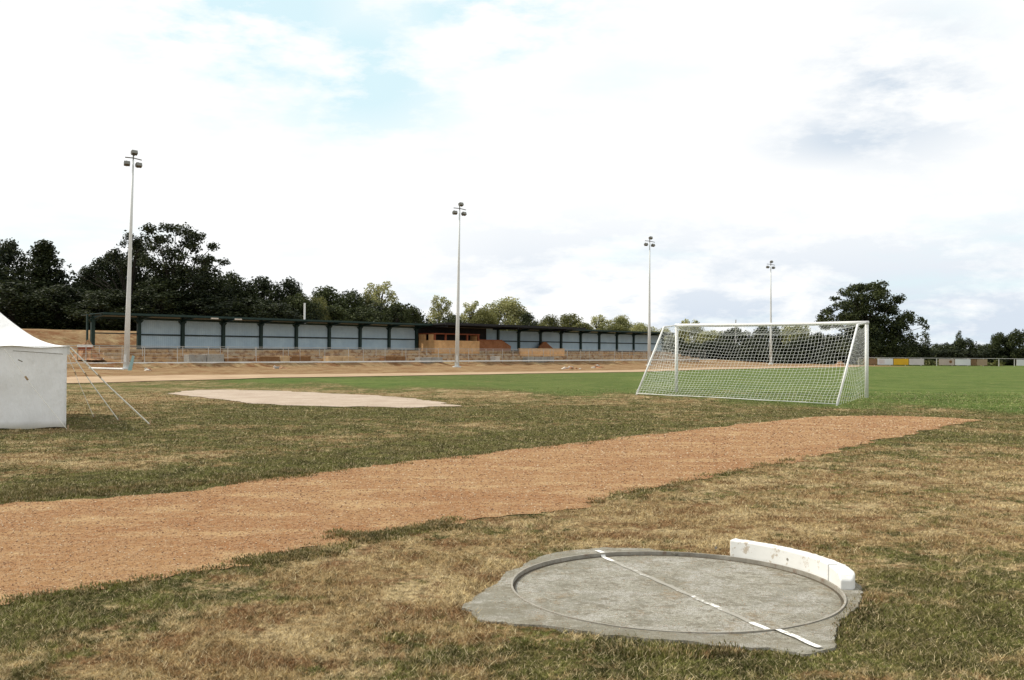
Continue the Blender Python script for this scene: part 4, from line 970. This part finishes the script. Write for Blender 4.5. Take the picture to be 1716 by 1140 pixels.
def blob(px, py, r, soft=.5, sq=1.0):
    d = Vector(((px-858)/F, 1, (yh(px)-py)/F)).normalized()
    sb = wn.n('ShaderNodeVectorMath', operation='SUBTRACT'); wn.l(tc, sb.inputs[0]); sb.inputs[1].default_value = d
    mlt = wn.n('ShaderNodeVectorMath', operation='MULTIPLY'); wn.l(sb.outputs[0], mlt.inputs[0]); mlt.inputs[1].default_value = (1,1,sq)
    ln_ = wn.n('ShaderNodeVectorMath', operation='LENGTH'); wn.l(mlt.outputs[0], ln_.inputs[0])
    return wn.rng(ln_.outputs['Value'], r*soft, r, 1, 0)
nn_ = wn.math('ADD', wn.math('MULTIPLY', n2, .65), wn.math('MULTIPLY', n3, .35))
# openings of blue
open1 = wn.math('MULTIPLY', wn.math('MAXIMUM', wn.math('MAXIMUM', blob(290,40,.10,.0,1.2), blob(420,20,.19,.0,1.3)), wn.math('MAXIMUM', blob(600,120,.16,.0,1.5), blob(820,20,.18,.0,2.0))), wn.rng(nn_, .42, .54))
base_open = wn.math('MULTIPLY', wn.rng(n1, .52, .66), .45)
blue = wn.math('MAXIMUM', wn.math('MULTIPLY', open1, 1.4), base_open, clamp=True)
cloud = wn.mix(0., (10.6,10.7,10.7), (1,1,1))
white = wn.n('ShaderNodeRGB'); white.outputs[0].default_value = (10.6,10.65,10.6,1)
# grey bellies low above the horizon and one cloud at upper right
low = wn.math('MULTIPLY', wn.rng(Zs, .04, .18, 1, 0), wn.rng(nn_, .45, .545))
low = wn.math('MULTIPLY', low, wn.rng(Xs, -.16, .0, .15, 1))
g2 = wn.math('MULTIPLY', wn.math('MAXIMUM', blob(1430,228,.12,.0,3.2), blob(1500,150,.13,.0,1.3)), wn.rng(nn_, .40, .52))
c = wn.mix(wn.math('MULTIPLY', low, 1.), white.outputs[0], (7.1,7.9,8.9))
c = wn.mix(wn.math('MULTIPLY', g2, 1.3, clamp=True), c, (7.0,7.8,8.7))
pale = wn.mix(.85, sky.outputs[0], (7.9,10.1,10.6))
c = wn.mix(blue, c, pale)
wn.l(c, bg.inputs['Color'])
sl = bpy.data.lights.new('sun', 'SUN'); sl.energy = 4.3; sl.angle = R(.8); sl.color = (1,.94,.83); so = bpy.data.objects.new('sun', sl); COL.objects.link(so)
so.rotation_euler = SUN.to_track_quat('Z', 'Y').to_euler(); so.location = (-40, 10, 40)
scene.view_settings.view_transform = 'Standard'; scene.view_settings.look = 'None'; scene.view_settings.exposure = 0; scene.view_settings.gamma = 1
scene.cycles.max_bounces = 6; scene.cycles.transparent_max_bounces = 4
